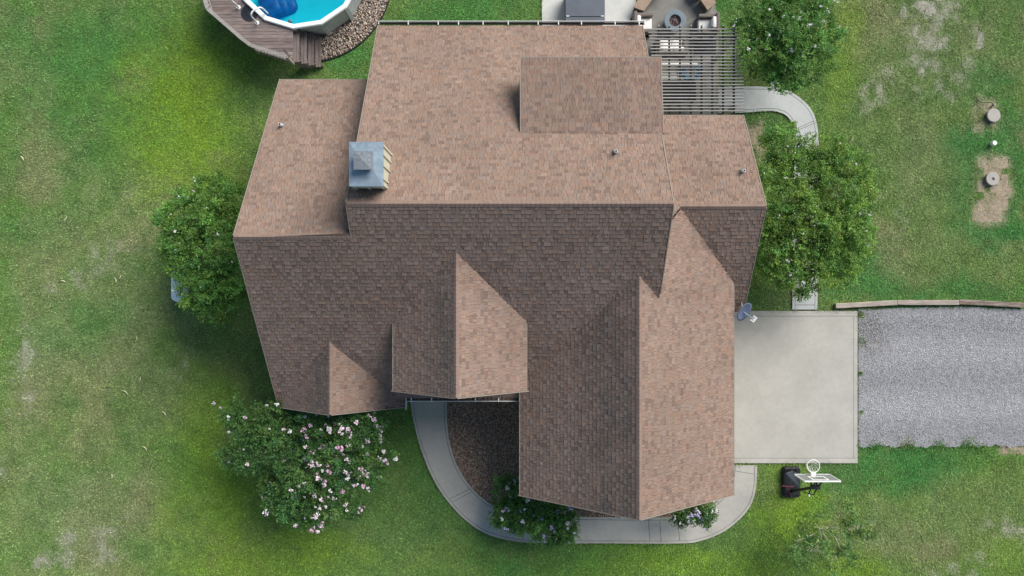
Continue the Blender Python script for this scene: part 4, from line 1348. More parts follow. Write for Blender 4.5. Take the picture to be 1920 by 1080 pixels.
# ------------------------------------------------------------------ patio furniture
def sofa(name, x, y, w, d, rz, label, cat, group=None, pillows=1, arms=True, mat='wicker'):
    t = thing(name, (x, y, 0.045), label, cat, group)
    cr, sr = math.cos(rz), math.sin(rz)
    def W(a, b): return (x + a * cr - b * sr, y + a * sr + b * cr)
    z0 = 0.045
    q = MB(); c = W(0, 0); q.rbox((*c, z0 + 0.16), (w, d, 0.26), 0.05, rz); q.build('seat_frame', M[mat], t)
    q = MB(); c = W(0, d / 2 - 0.07); q.rbox((*c, z0 + 0.40), (w, 0.14, 0.76), 0.05, rz); q.build('backrest', M[mat], t)
    if arms:
        for sgn in (-1, 1):
            q = MB(); c = W(sgn * (w / 2 - 0.07), -0.02); q.rbox((*c, z0 + 0.31), (0.14, d - 0.04, 0.58), 0.05, rz); q.build('armrest', M[mat], t)
    iw = w - (0.30 if arms else 0.04)
    n = max(1, round(iw / 0.62))
    for k in range(n):
        q = MB(); c = W(-iw / 2 + iw * (k + 0.5) / n, -0.07); q.rbox((*c, z0 + 0.355), (iw / n - 0.02, d - 0.20, 0.15), 0.06, rz); q.build('seat_cushion', M['cushion'], t, True)
        q = MB(); c = W(-iw / 2 + iw * (k + 0.5) / n, d / 2 - 0.21); q.rbox((*c, z0 + 0.56), (iw / n - 0.03, 0.16, 0.40), 0.06, rz); q.build('back_cushion', M['cushion'], t, True)
    for (sa, sb) in ((-1, -1), (1, -1), (-1, 1), (1, 1)):
        q = MB(); c = W(sa * (w / 2 - 0.06), sb * (d / 2 - 0.06)); q.box((*c, z0 + 0.02), (0.06, 0.06, 0.05), rz); q.build('foot', M['dark_steel'], t)
    return t


c = P(1326, 48, 0.4); sofa('armchair', c[0], c[1], 0.80, 0.82, -math.pi / 2, 'dark wicker armchair with white cushion right of the fire table', 'armchair', 'wicker armchairs')
c = P(1204, 46, 0.4); sofa('armchair', c[0], c[1], 0.80, 0.82, math.pi / 2, 'wicker armchair with pale cushion partly under the roof corner', 'armchair', 'wicker armchairs')
c = P(1258, 90, 0.4); sofa('sofa', c[0], c[1], 1.25, 0.75, math.pi, 'pale cushioned sofa under the pergola nearest the fire table', 'sofa')
c = P(1270, 134, 0.4); sofa('daybed', c[0], c[1], 1.55, 0.80, 0.0, 'long white cushioned daybed under the middle of the pergola', 'daybed', None, arms=False)
q = MB(); c = P(1322, 88, 0.06); q.rbox((c[0], c[1], 0.055), (0.95, 0.75, 0.012), 0.02)
tag(q.build('dark_rug', M['navy']), 'dark navy rug on the patio beneath the pergola', 'rug')
# dark low table
t = thing('low_table', (*P(1272, 172, 0)[:2], 0.045), 'dark rectangular low table under the pergola near the wing', 'table')
c = P(1272, 172, 0.42)
q = MB(); q.rbox((c[0], c[1], 0.42), (1.45, 0.80, 0.05), 0.03); q.build('tabletop', M['navy'], t)
for sa in (-1, 1):
    for sb in (-1, 1):
        q = MB(); q.box((c[0] + sa * 0.66, c[1] + sb * 0.34, 0.22), (0.06, 0.06, 0.36)); q.build('leg', M['dark_steel'], t)
# blue coil of hose on the daybed
q = MB()
c = P(1294, 136, 0.5); pts = []
for i in range(150):
    a = i * 0.26; r = 0.36 + 0.05 * math.sin(i * 1.7) + 0.03 * math.sin(i * 0.37)
    pts.append((c[0] + 0.04 * math.sin(i * 0.21) + r * math.cos(a), c[1] + 0.03 * math.cos(i * 0.17) + r * 0.8 * math.sin(a), 0.50 + 0.0012 * i))
q.tube(pts, 0.022, 6)
tag(q.build('coiled_hose', M['blue'], None, True), 'blue coiled hose lying on the white daybed', 'hose')

# fire table
fx, fy, _ = P(1266, 38, 0.55)
ft = thing('fire_table', (fx, fy, 0.045), 'round blue-grey fire table filled with reddish lava rock', 'fire table')
q = MB(); q.lathe((fx, fy, 0.045), [(0.36, 0), (0.36, 0.40)], 28); q.build('base', M['fire_ring'], ft)
q = MB()
nn = 40
prof = [(0.24, 0.42), (0.45, 0.42), (0.455, 0.48), (0.44, 0.50), (0.25, 0.50), (0.24, 0.49)]
vs = [(fx + r * math.cos(2 * math.pi * j / nn), fy + r * math.sin(2 * math.pi * j / nn), z + 0.045) for r, z in prof for j in range(nn)]
fs = [(i * nn + j, i * nn + (j + 1) % nn, ((i + 1) % 6) * nn + (j + 1) % nn, ((i + 1) % 6) * nn + j) for i in range(6) for j in range(nn)]
q.add(vs, fs); q.build('ring_top', M['fire_ring'], ft)
n = 150
ra = np.sqrt(RNG.random(n)) * 0.21; aa = RNG.uniform(0, 2 * np.pi, n)
cc = pal_pick([((0.16, 0.07, 0.06), 4), ((0.07, 0.045, 0.045), 4), ((0.32, 0.24, 0.22), 1.5)], n, 0.2)
o = stones('lava_rock', fx + ra * np.cos(aa), fy + ra * np.sin(aa), np.full(n, 0.45), RNG.uniform(0.03, 0.06, n), cc, ft, 5)
o['kind'] = 'stuff'

# curved seat walls at the rim of the patio
for nm, lab, caps in (('seat_wall', 'tan capped stone seat wall left of the fire table', [[(1188, 13), (1200, 18), (1207.5, 20), (1224, -2), (1205, -12), (1194, 2)], [(1205, -13), (1224, -3), (1244, -22), (1230, -38)]]),
                      ('seat_wall', 'tan capped stone seat wall right of the fire table', [[(1327, 19), (1313, -2), (1330, -14), (1343, 5)], [(1312.5, -3), (1294, -22), (1306, -38), (1329.5, -15)]])):
    ctr = P(*caps[0][0], 0)
    t = thing(nm, (ctr[0], ctr[1], 0.045), lab, 'seat wall', 'stone seat walls')
    for cp in caps:
        w = G(cp, 0.5)
        q = MB(); q.prism(w, 0.44, 0.50); q.build('capstone', M['cap_stone'], t)
        mx2 = sum(p[0] for p in w) / len(w); my2 = sum(p[1] for p in w) / len(w)
        q = MB(); q.prism([(mx2 + (p[0] - mx2) * 0.88, my2 + (p[1] - my2) * 0.88) for p in w], 0.03, 0.44); q.build('stone_base', M['wall_stone'], t)

# dark grey covered tub beside the house
t = thing('covered_tub', (*P(1097, 10, 0)[:2], 0.05), 'dark slate-grey folding cover on a tub behind the house', 'tub')
a = P(1060, 43, 0.75); b = P(1134, -20, 0.75)
q = MB(); q.rbox(((a[0] + b[0]) / 2, (a[1] + b[1]) / 2, 0.40), (b[0] - a[0] - 0.06, b[1] - a[1] - 0.06, 0.70), 0.06); q.build('tub_body', M['wall_stone'], t)
fy_ = P(0, 32, 0.75)[1]
q = MB(); q.rbox(((a[0] + b[0]) / 2, (a[1] + fy_) / 2, 0.76), (b[0] - a[0], fy_ - a[1] - 0.02, 0.06), 0.03); q.build('cover_panel', M['slate_cover'], t)
q = MB(); q.rbox(((a[0] + b[0]) / 2, (b[1] + fy_) / 2, 0.76), (b[0] - a[0], b[1] - fy_ - 0.02, 0.06), 0.03); q.build('cover_panel', M['slate_cover'], t)
for xx in (a[0] + 0.10, b[0] - 0.10):
    q = MB(); q.box((xx, fy_ + 0.02, 0.80), (0.12, 0.03, 0.02)); q.build('hinge', M['white'], t)

# ------------------------------------------------------------------ timbers along the drive
for (x0, y0, x1, y1, lab) in ((1567.6, 573.8, 1682.5, 567.5, 'cracked brown-grey landscape timber nearest the parking slab'), (1683.2, 567.2, 1798, 567.3, 'pale bleached landscape timber in the middle of the row'), (1799, 566, 1921, 572.5, 'grey landscape timber at the edge farthest from the slab')):
    a = P(x0, y0, 0.16); b = P(x1, y1, 0.16)
    t = MB()
    L = math.dist(a[:2], b[:2]); rz = math.atan2(b[1] - a[1], b[0] - a[0])
    m = 14
    vs = []
    for i in range(m + 1):
        f = i / m
        for (yy, zz) in ((-0.10, -0.19), (0.10, -0.19), (0.105, 0.0), (0.085, 0.02), (-0.085, 0.02), (-0.105, 0.0)):
            jx = random.uniform(-0.006, 0.006)
            lx = f * L - 0.0; ly = yy + jx; lz = zz + random.uniform(-0.006, 0.006)
            vs.append((a[0] + lx * math.cos(rz) - ly * math.sin(rz), a[1] + lx * math.sin(rz) + ly * math.cos(rz), 0.16 + lz))
    fs = []
    for i in range(m):
        for j in range(6):
            fs.append((i * 6 + j, i * 6 + (j + 1) % 6, (i + 1) * 6 + (j + 1) % 6, (i + 1) * 6 + j))
    fs += [tuple(reversed(range(6))), tuple(range(m * 6, m * 6 + 6))]
    t.add(vs, [tuple(reversed(f)) for f in fs])
    tag(t.build('landscape_timber', M['timber']), lab, 'timber', 'timbers edging the drive')

# ------------------------------------------------------------------ septic lids, pipe cap, cable
for px, py, lab, hole in ((1864, 216, 'plain round concrete lid beside the black cable', False), (1862, 335, 'round concrete lid with a dark centre hole on bare dirt', True)):
    X, Y, _ = P(px, py, 0.16)
    t = thing('septic_lid', (X, Y, 0), lab, 'lid', 'round concrete lids')
    q = MB(); q.lathe((X, Y, 0), [(0.255, 0), (0.255, 0.10)], 36); q.build('riser', M['wall_stone'], t)
    q = MB(); q.lathe((X, Y, 0.10), [(0.275, 0), (0.278, 0.04), (0.262, 0.055)], 40); q.build('cover', M['lid'], t)
    if hole:
        q = MB(); q.rbox((X + 0.02, Y, 0.157), (0.09, 0.13, 0.012), 0.04, 0.5); q.build('lift_hole', M['dark_steel'], t)
X, Y, _ = P(1865, 268, 0.2)
t = thing('cleanout_pipe', (X, Y, 0), 'small white capped pipe standing between the two round lids', 'pipe')
q = MB(); q.lathe((X, Y, -0.02), [(0.075, 0), (0.075, 0.18)], 20); q.build('pipe', M['white'], t)
q = MB(); q.lathe((X, Y, 0.16), [(0.10, 0), (0.10, 0.04), (0.085, 0.06)], 24); q.build('cap', M['white'], t)
t = thing('power_cable', P(1860, 190, 0), 'black cable curling on bare ground beside the plain lid', 'cable')
pol([P(1828, 181, 0.03), P(1836, 190, 0.05), P(1848, 193, 0.06), P(1858, 192, 0.10), P(1864, 198, 0.14)], 'cord', t, 0.016, 'cable')
q = MB(); X, Y, _ = P(1864, 197, 0.1); q.box((X, Y, 0.07), (0.06, 0.06, 0.14)); q.build('junction_post', M['galv_dark'], t)

# ------------------------------------------------------------------ propane tank
X, Y0, _ = P(332.5, 556, 0.75); Y1 = P(332, 476, 0.75)[1]
tk = thing('propane_tank', (X, (Y0 + Y1) / 2, 0), 'pale blue rounded propane tank half hidden under the tree', 'tank')
R_ = 0.33
Mx = Matrix.Rotation(-math.pi / 2, 3, 'X')
L = Y1 - Y0
prof = [(0.01, -0.24)] + [(R_ * math.sin(a), -0.24 * math.cos(a)) for a in [0.25, 0.5, 0.8, 1.1, 1.35, 1.57]] + [(R_, L)] + [(R_ * math.cos(a), L + 0.24 * math.sin(a)) for a in [0.3, 0.6, 0.9, 1.2, 1.5]]
q = MB(); q.lathe((X, Y0, 0.52), prof, 32, M=Mx); q.build('tank_body', M['tank'], tk, True)
q = MB(); q.lathe((X, (Y0 + Y1) / 2, 0.82), [(0.13, 0), (0.13, 0.10), (0.10, 0.16), (0.02, 0.18)], 20); q.build('valve_dome', M['tank'], tk, True)
for yy in (Y0 + 0.25, Y1 - 0.25):
    for sx_ in (-1, 1):
        q = MB(); q.box((X + sx_ * 0.2, yy, 0.13), (0.08, 0.10, 0.30)); q.build('foot', M['galv_dark'], tk)

# ------------------------------------------------------------------ basketball hoop
bb = thing('basketball_hoop', P(1484, 905, 0), 'portable basketball hoop with white rim beside the parking slab', 'basketball hoop')
a = P(1468.5, 933, 0.18); b = P(1501, 876, 0.18)
bcx, bcy = (a[0] + b[0]) / 2, (a[1] + b[1]) / 2
q = MB(); q.rbox((bcx, bcy, 0.11), (b[0] - a[0], b[1] - a[1], 0.18), 0.10); q.build('base', M['black'], bb, False)
for k in range(3):
    q = MB(); q.rbox((bcx - 0.22 + 0.22 * k, b[1] - 0.12, 0.21), (0.17, 0.18, 0.05), 0.03); q.build('base_rib', M['black'], bb)
q = MB(); q.rbox((bcx, a[1] + 0.30, 0.21), (0.62, 0.40, 0.05), 0.06); q.build('base_rib', M['black'], bb)
plate = [(1474, 887.5), (1486, 883.8), (1500, 889), (1501, 915), (1494.5, 916)]
zpl = [0.55, 0.66, 0.80, 0.55, 0.42]
pp = [P(x, y, z) for (x, y), z in zip(plate, zpl)]
q = MB(); q.add(pp + [(p[0], p[1], p[2] - 0.05) for p in pp], [(4, 3, 2, 1, 0), (5, 6, 7, 8, 9)] + [(i, (i + 1) % 5, 5 + (i + 1) % 5, 5 + i) for i in range(5)])
o = q.build('ballast_panel', M['grey_panel'], bb)
bm = bmesh.new(); bm.from_mesh(o.data); bmesh.ops.recalc_face_normals(bm, faces=bm.faces); bm.to_mesh(o.data); bm.free()
for p in pp[1:4]:
    q = MB(); q.bar((p[0] * 0.9 + bcx * 0.1, p[1] * 0.9 + bcy * 0.1, 0.18), (p[0] * 0.96 + bcx * 0.04, p[1] * 0.96 + bcy * 0.04, p[2] - 0.04), 0.04, 0.04); q.build('panel_strut', M['black'], bb)
foot = Vector(P(1484, 921, 0.2)); top = Vector(P(1530, 913, 2.55))
q = MB(); q.bar(foot, top, 0.10, 0.10); q.build('pole', M['black'], bb)
q = MB(); q.bar(P(1466, 911, 0.5), P(1488, 913, 0.5), 0.03, 0.03); q.bar(P(1476, 913, 0.5), P(1484, 932, 0.2), 0.025, 0.025); q.build('brace_rod', M['maroon'], bb)
bl = Vector(P(1490, 888, 2.85)); br = Vector(P(1555, 892, 2.85)); bh = 0.90
yb_ = (bl.y + br.y) / 2
bcx2 = (bl.x + br.x) / 2; W_ = br.x - bl.x
q = MB(); q.box((bcx2, yb_, 2.85 + bh / 2), (W_, 0.03, bh)); q.build('backboard', M['acrylic'], bb)
for (xx, zz, sx_, sz_) in ((bcx2, 2.85, W_ + 0.02, 0.05), (bcx2, 2.85 + bh, W_ + 0.02, 0.03), (bl.x, 2.85 + bh / 2, 0.03, bh), (br.x, 2.85 + bh / 2, 0.03, bh)):
    q = MB(); q.box((xx, yb_ - 0.002, zz), (sx_, 0.05, sz_)); q.build('board_frame', M['white'], bb)
for (xx, zz, sx_, sz_) in ((bcx2, 3.17, 0.61, 0.05), (bcx2, 3.60, 0.61, 0.05), (bcx2 - 0.28, 3.385, 0.05, 0.38), (bcx2 + 0.28, 3.385, 0.05, 0.38)):
    q = MB(); q.box((xx, yb_ + 0.018, zz), (sx_, 0.006, sz_)); q.build('target_line', M['white'], bb)
rx, ry, _ = P(1525, 874, 3.05)
q = MB(); pts = [(rx + 0.235 * math.cos(2 * math.pi * i / 40), ry + 0.235 * math.sin(2 * math.pi * i / 40), 3.05) for i in range(41)]
q.tube(pts, 0.016, 8); rim = q.build('rim', M['white'], bb, True)
q = MB(); q.box((rx, ry - 0.30, 3.03), (0.16, 0.16, 0.07)); q.build('rim_bracket', M['white'], rim)
for sx_ in (-1, 1):
    q = MB(); q.bar((rx + sx_ * 0.21, ry - 0.12, 3.045), (rx + sx_ * 0.07, ry - 0.27, 3.03), 0.022, 0.022); q.build('rim_brace', M['white'], rim)
q = MB()
for k in range(12):
    for sgn in (-1, 1):
        pts = []
        for i in range(7):
            f = i / 6; a = 2 * math.pi * k / 12 + sgn * f * 0.8
            r = 0.23 - 0.12 * f ** 0.7
            pts.append((rx + r * math.cos(a), ry + r * math.sin(a), 3.04 - 0.42 * f))
        q.tube(pts, 0.006, 4, cap=False)
q.build('net', M['white'], bb)
for sx_ in (-0.11, 0.11):
    q = MB()
    q.bar((top.x + sx_, top.y + 0.05, 2.55), (bcx2 + sx_, yb_ - 0.03, 3.55), 0.035, 0.05); q.build('board_arm', M['black'], bb)
    q = MB(); q.bar((top.x + sx_, top.y - 0.05, 2.35), (bcx2 + sx_, yb_ - 0.03, 3.05), 0.035, 0.05); q.build('board_arm', M['black'], bb)
    q = MB(); q.bar((top.x + sx_, top.y + 0.02, 2.5), (top.x + sx_, top.y - 0.42, 2.1), 0.03, 0.04); q.build('counter_arm', M['black'], bb)
q = MB(); q.box((top.x, top.y, 2.53), (0.28, 0.16, 0.14)); q.build('pole_head', M['dark_steel'], bb)
q = MB(); q.bar(P(1505, 922, 1.6), P(1527, 928, 2.05), 0.03, 0.03); q.build('adjust_handle', M['black'], bb)
q = MB(); q.bar(P(1515, 924, 1.7), P(1518, 931, 1.6), 0.05, 0.03); q.build('handle_grip', M['white'], bb)

# ------------------------------------------------------------------ satellite dish on the wing corner
zc = 3.55
dc = Vector(P(1395.5, 584.5, zc))
sd = thing('satellite_dish', (dc.x, dc.y, ERZ + ESL * (EYS + 0.3 - ERY)), 'slate-blue satellite dish with white receiver arm at the roof corner', 'satellite dish')
nd = Vector((0.60, -0.52, 0.75)).normalized()
Md = nd.to_track_quat('Z', 'Y').to_matrix()
q = MB()
prof = [(r_ * 1.15, z_) for r_, z_ in [(0.005, -0.06), (0.10, -0.055), (0.2, -0.04), (0.28, -0.02), (0.325, 0.0), (0.328, 0.012), (0.27, -0.005), (0.19, -0.026), (0.09, -0.042), (0.005, -0.046)]]
q.lathe(dc, prof, 28, M=Md); q.build('reflector', M['dish'], sd, True)
q = MB(); q.tube([P(1390, 567, 3.0), P(1390.5, 569, 3.25), dc - nd * 0.08], 0.022, 8); q.build('mast', M['galv'], sd)
lnb = Vector(P(1413, 598, zc - 0.05))
q = MB(); q.bar(dc - Vector((0, 0, 0.12)), lnb, 0.03, 0.04); q.build('feed_arm', M['galv'], sd)
side = nd.cross(Vector((0, 0, 1))).normalized()
q = MB(); q.bar(lnb - side * 0.11 + nd * 0.07, lnb + side * 0.11 + nd * 0.07, 0.03, 0.03); q.build('receiver_bar', M['white'], sd)
for k in (-1, 0, 1):
    q = MB(); q.bar(lnb + side * (0.09 * k) + nd * 0.06, lnb + side * (0.09 * k) - nd * 0.07, 0.05, 0.05); q.build('receiver', M['white'], sd)

# ------------------------------------------------------------------ trees
FLOW = {}


def flower_mesh(mat, var):
    key = (mat, var)
    if key not in FLOW:
        rg = np.random.default_rng(100 + var)
        q = MB()
        for i in range(13):
            c = Vector(rg.normal(0, 0.30, 3)); c.z = abs(c.z) * 0.8
            nrm = (c + Vector((0, 0, 0.5)) + Vector(rg.normal(0, 0.35, 3))).normalized()
            t = nrm.orthogonal().normalized(); b = nrm.cross(t)
            s = rg.uniform(0.22, 0.42)
            m = 5
            q.add([c + (t * math.cos(2 * math.pi * j / m) + b * math.sin(2 * math.pi * j / m)) * s * rg.uniform(0.7, 1.1) + nrm * 0.06 for j in range(m)] + [c - nrm * 0.05], [(j, (j + 1) % m, m) for j in range(m)])
        me = bpy.data.meshes.new('flower_cluster'); me.from_pydata(q.v, [], q.f); me.materials.append(M[mat]); me.update()
        FLOW[key] = me
    return FLOW[key]


def tree(name, base_px, lobes, label, green, flowers, fl_mats, fl_size, dens=1.0, cat='tree', group=None, leaf=0.075, bark='bark', bare=0.0, clump_r=0.26, seed=1, base_z=0.0, vflat=0.62, fl_bias=None, limb=1.0):
    """lobes: (px, py, r_px, z) rounded masses of the crown, r in picture pixels"""
    rg = np.random.default_rng(seed)
    lob = []
    for (px, py, r, z) in lobes:
        c = np.array(P(px, py, z)); lob.append((c, r * (H - z) / FPX))
    cm = sum(l[0] for l in lob) / len(lob)
    bx, by, _ = P(*base_px, 0.0) if base_px else (cm[0], cm[1], 0)
    root = thing(name, (bx, by, base_z), label, cat, group)
    # trunk and limbs
    q = MB()
    nst = max(3, min(6, len(lob)))
    for k, (c, r) in enumerate(lob):
        j = 0.10
        b0 = Vector((bx + j * math.cos(k * 2.4), by + j * math.sin(k * 2.4), base_z - 0.05))
        tip = Vector(c)
        mid = b0 + (tip - b0) * 0.5 + Vector((rg.normal(0, 0.1), rg.normal(0, 0.1), 0.25))
        pts = spline3([b0, mid, tip], 5)
        q.tube(pts, (0.045 + 0.012 * r) * limb, 6, r2=0.016 * limb, cap=False)
        for i in range(6):
            d = Vector(rg.normal(0, 1, 3)); d.z = abs(d.z) * 0.7 + 0.1; d.normalize()
            e = tip + Vector((d.x * r * 0.8, d.y * r * 0.8, d.z * r * vflat))
            s0 = pts[rg.integers(5, len(pts))]
            q.tube([s0, (s0 + e) / 2 + Vector((0, 0, 0.06)), e], 0.016 * limb, 4, r2=0.004, cap=False)
    q.build('trunk', M[bark], root, True)
    # clumps
    cl = []; cs = []; dirs = []
    for (c, r) in lob:
        ncl = int(44 * dens * (r / 0.9) ** 2) + 8
        d = rg.normal(0, 1, (ncl, 3)); d /= np.linalg.norm(d, axis=1)[:, None]
        d[:, 2] = np.where(rg.random(ncl) < 0.8, np.abs(d[:, 2]), d[:, 2])
        rad = r * rg.uniform(0.35, 1.0, ncl) ** 0.6
        p = c + d * rad[:, None] * np.array((1, 1, vflat))
        cl.append(p); dirs.append(d); cs.append(rg.uniform(0.65, 1.25, ncl) * clump_r)
    cl = np.concatenate(cl); cs = np.concatenate(cs); dirs = np.concatenate(dirs)
    keep = rg.random(len(cl)) > bare
    cl, cs, dirs = cl[keep], cs[keep], dirs[keep]
    # long shoots that break the outline
    nsh = int(len(cl) * 0.22)
    k = rg.choice(len(cl), nsh)
    ext = np.array([1.0, 1.0, 0.35]) * dirs[k] * rg.uniform(0.12, 0.38, nsh)[:, None]
    cl = np.concatenate([cl, cl[k] + ext]); dirs = np.concatenate([dirs, dirs[k]]); cs = np.concatenate([cs, rg.uniform(0.45, 0.7, nsh) * clump_r])
    per = (110 * (cs / 0.26) ** 2 * (0.075 / leaf) ** 1.6).astype(int) + 6
    ci = np.repeat(np.arange(len(cl)), per)
    n = len(ci)
    # leaves sit along short shoots leaving each clump's centre
    ns = 7
    shoot = rg.normal(0, 1, (len(cl), ns, 3)); shoot[:, :, 2] = shoot[:, :, 2] * 0.6 + 0.3
    shoot += dirs[:, None, :] * 0.8
    shoot /= np.linalg.norm(shoot, axis=2)[:, :, None]
    sidx = rg.integers(0, ns, n)
    sd_ = shoot[ci, sidx]
    t = rg.uniform(0.05, 1.0, n) ** 0.8
    pos = cl[ci] + sd_ * (t * cs[ci] * 1.25)[:, None] + rg.normal(0, 0.035, (n, 3)) * (leaf / 0.075)
    # leaf frames: blade points outward, face mostly up
    ax = sd_ * 0.5 + rg.normal(0, 0.6, (n, 3)); ax[:, 2] *= 0.6; ax /= np.linalg.norm(ax, axis=1)[:, None]
    up = rg.normal(0, 0.5, (n, 3)) + np.array((0, 0, 1.0)); 
    sdv = np.cross(ax, up); sdv /= np.linalg.norm(sdv, axis=1)[:, None] + 1e-9
    nr = np.cross(sdv, ax)
    ll = leaf * rg.uniform(0.7, 1.3, n); lw = ll * rg.uniform(0.22, 0.32, n)
    V = np.zeros((n, 4, 3))
    V[:, 0] = pos
    V[:, 1] = pos + ax * (ll * 0.45)[:, None] + sdv * lw[:, None] + nr * (ll * 0.06)[:, None]
    V[:, 2] = pos + ax * ll[:, None]
    V[:, 3] = pos + ax * (ll * 0.45)[:, None] - sdv * lw[:, None] + nr * (ll * 0.06)[:, None]
    gcol = np.array(green)
    ctone = rg.lognormal(0, 0.22, len(cl))
    chue = rg.uniform(-1, 1, len(cl))
    young = np.clip((t - 0.6) * 2, 0, 1) * (rg.random(len(cl)) < 0.45)[ci]
    col = gcol[None, :] * ctone[ci][:, None] * rg.lognormal(0, 0.2, n)[:, None]
    col = col * (1 + chue[ci][:, None] * np.array((0.22, 0.03, -0.1)))
    col = col + young[:, None] * np.array((0.055, 0.055, 0.004))
    np_mesh('crown', V.reshape(-1, 3), np.arange(n * 4).reshape(-1, 4), M['leaf'], root, np.clip(col, 0.003, 0.8))
    # flower heads stand on the outer shoots
    order = rg.permutation(len(cl))
    zz = cl[:, 2] - np.array([np.mean(cl[:, 2])])
    cnt = 0
    k = 0
    while cnt < flowers and k < len(order) * 6:
        again = cnt > 0 and rg.random() < 0.25
        i = last if again else order[k % len(order)]
        k += 1
        if again:
            pass
        elif zz[i] < -0.15 and rg.random() < 0.8:
            continue
        if not again and fl_bias is not None and rg.random() > fl_bias(cl[i]):
            continue
        dd = dirs[i] * 0.7 + rg.normal(0, 0.5, 3); dd[2] = abs(dd[2]) + 0.35
        dd /= np.linalg.norm(dd)
        p = cl[i] + dd * cs[i] * 1.25
        if again:
            p = lastp + np.array((*rg.normal(0, fl_size * 1.1, 2), 0.01))
        last, lastp = i, p
        mt = fl_mats[rg.choice(len(fl_mats), p=[w for _, w in FLP[tuple(fl_mats)]])] if tuple(fl_mats) in FLP else fl_mats[rg.integers(len(fl_mats))]
        o = link('flower_cluster', flower_mesh(mt, int(rg.integers(4))), root)
        s = fl_size * rg.uniform(0.55, 1.35)
        o.location = Vector(p)
        o.rotation_euler = (rg.uniform(-0.5, 0.5), rg.uniform(-0.5, 0.5), rg.uniform(0, 6.28))
        o.scale = (s, s * rg.uniform(0.7, 1.3), s * 0.9)
        cnt += 1
    return root


FLP = {}
WHITE = ('flower_white',)
G1 = (0.160, 0.315, 0.070)
tree('crape_myrtle', (380, 470), [(400, 385, 52, 2.9), (350, 410, 48, 2.6), (430, 375, 34, 2.7), (345, 458, 42, 2.6), (410, 455, 55, 3.0), (385, 530, 52, 2.8), (430, 530, 40, 2.5), (400, 575, 34, 2.4), (350, 500, 30, 2.6)],
     'green white-flowered crape myrtle at the west gable over the propane tank', G1, 46, WHITE, 0.05, group='crape myrtles', seed=3, dens=1.0)
tree('crape_myrtle', (580, 860), [(640, 840, 62, 3.3), (585, 880, 60, 3.1), (520, 830, 52, 2.9), (470, 800, 34, 2.7), (660, 790, 42, 3.5), (610, 930, 46, 2.9), (690, 880, 34, 3.0), (550, 930, 40, 2.7), (520, 785, 40, 2.9), (470, 850, 36, 2.6), (600, 790, 36, 3.3), (440, 778, 18, 2.8), (425, 860, 14, 2.5), (715, 850, 18, 3.1), (565, 968, 18, 2.6), (702, 805, 20, 3.3), (655, 950, 18, 2.8), (500, 900, 18, 2.5)],
     'crape myrtle covered in pink and white blossom at the front corner', (0.105, 0.225, 0.065), 300, ('flower_white', 'flower_pale', 'flower_pale', 'flower_pink'), 0.094, group='crape myrtles', seed=5, dens=0.85,
     fl_bias=lambda p: 1.0 if (p[0] > -7.9 or p[0] < -9.6 or p[1] < -7.6) else 0.22)
tree('crape_myrtle', (1478, 80), [(1480, 70, 58, 3.2), (1425, 40, 42, 2.9), (1530, 60, 42, 2.9), (1470, 125, 46, 2.7), (1425, 95, 42, 2.8), (1500, 5, 52, 3.0), (1440, -10, 45, 2.9), (1520, 110, 40, 2.6), (1475, 150, 28, 2.3)],
     'white-flowered crape myrtle beside the pergola at the top edge', (0.145, 0.305, 0.070), 80, WHITE, 0.07, group='crape myrtles', seed=8, dens=1.0)
tree('crape_myrtle', (1468, 400), [(1470, 275, 36, 2.6), (1450, 330, 36, 2.6), (1475, 385, 48, 3.1), (1460, 440, 46, 2.8), (1470, 500, 42, 2.6), (1495, 330, 34, 2.8), (1440, 480, 30, 2.3), (1500, 450, 36, 3.0), (1505, 530, 26, 2.2), (1508, 390, 34, 2.9), (1505, 490, 32, 2.7)],
     'crape myrtle between the east wing and the hidden path', (0.180, 0.325, 0.070), 42, WHITE, 0.055, group='crape myrtles', seed=13, dens=1.0)
tree('crape_myrtle', (1572, 400), [(1545, 290, 38, 2.7), (1585, 320, 42, 2.8), (1565, 375, 50, 3.1), (1605, 390, 36, 2.7), (1580, 440, 46, 2.9), (1540, 420, 40, 3.1), (1545, 490, 42, 2.6), (1605, 450, 30, 2.4), (1575, 500, 30, 2.2), (1525, 320, 30, 2.7), (1525, 455, 30, 2.6), (1522, 370, 28, 2.6)],
     'crape myrtle on the lawn side of the hidden path, above the timbers', (0.185, 0.330, 0.068), 34, WHITE, 0.055, group='crape myrtles', seed=21, dens=1.0)
tree('flowering_bush', (990, 955), [(955, 925, 30, 1.5), (975, 960, 34, 1.7), (1010, 975, 34, 1.7), (1045, 975, 30, 1.6), (1000, 935, 34, 1.8), (1035, 955, 30, 1.6), (1062, 992, 18, 1.4), (950, 965, 24, 1.3), (1040, 1005, 14, 1.3)],
     'lilac and white flowering bush leaning over the walk at the garage corner', (0.115, 0.250, 0.060), 46, ('flower_white', 'flower_lilac', 'flower_pale', 'flower_lilac'), 0.10, cat='bush', group='flowering bushes', seed=31, dens=0.95)
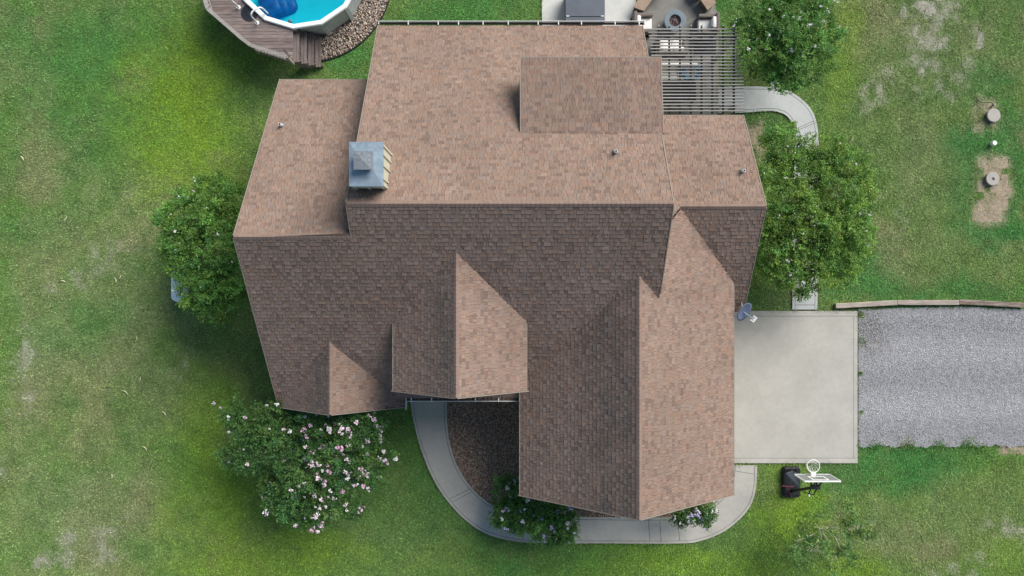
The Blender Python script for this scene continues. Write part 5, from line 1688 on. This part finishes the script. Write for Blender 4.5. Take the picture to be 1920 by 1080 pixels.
tree('flowering_bush', (1300, 950), [(1295, 956, 20, 1.4), (1270, 958, 14, 1.3), (1322, 952, 18, 1.4), (1318, 966, 13, 1.2)],
     'small lilac bush peeking out under the garage gable', (0.11, 0.215, 0.060), 40, ('flower_white', 'flower_lilac'), 0.085, cat='bush', group='flowering bushes', seed=37, dens=0.8)
# thin young tree on the lawn
tree('young_tree', (1540, 992), [(1490, 1015, 30, 1.5), (1530, 1030, 28, 1.6), (1570, 1045, 30, 1.5), (1612, 985, 24, 1.5), (1590, 965, 20, 1.5), (1525, 985, 22, 1.7), (1570, 1010, 26, 1.6), (1500, 1040, 22, 1.4), (1620, 1000, 16, 1.4)],
     'thin young tree with pale bare branches on the front lawn', (0.18, 0.30, 0.085), 0, WHITE, 0.05, cat='tree', seed=41, dens=0.6, bark='bark_pale', bare=0.38, clump_r=0.2, leaf=0.09, limb=0.62)

# ------------------------------------------------------------------ litter on the lawn
for i, (px, py, L, a) in enumerate([(1597, 261, 0.42, 1.1), (122, 411, 0.3, 0.9), (42, 296, 0.22, 2.2), (235, 735, 0.3, 2.5), (205, 730, 0.2, 0.3), (256, 635, 0.25, 1.4), (118, 527, 0.25, 3.0), (262, 712, 0.28, 1.2), (272, 840, 0.25, 2.4), (308, 775, 0.25, 2.3), (225, 520, 0.2, 1.0), (262, 800, 0.32, 0.2), (170, 667, 0.2, 0.2), (210, 893, 0.2, 1.5), (217, 525, 0.22, 1.9)]):
    X, Y, _ = P(px, py, 0.05)
    q = MB(); n = 6
    vs = []
    for k in range(n + 1):
        f = k / n - 0.5
        bend = 0.15 * (f * f - 0.1) * L * 4
        w = 0.013 * (1 - (2 * f) ** 2 * 0.8)
        for s in (-1, 1):
            lx, ly = f * L, bend + s * w
            vs.append((X + lx * math.cos(a) - ly * math.sin(a), Y + lx * math.sin(a) + ly * math.cos(a), 0.06 + 0.012 * s))
    q.add(vs, [(2 * k, 2 * k + 1, 2 * k + 3, 2 * k + 2) for k in range(n)] )
    tag(q.build('fallen_frond', M['dry']), 'small pale dry strip lying on the lawn', 'dry frond', 'dry strips scattered on the lawn')
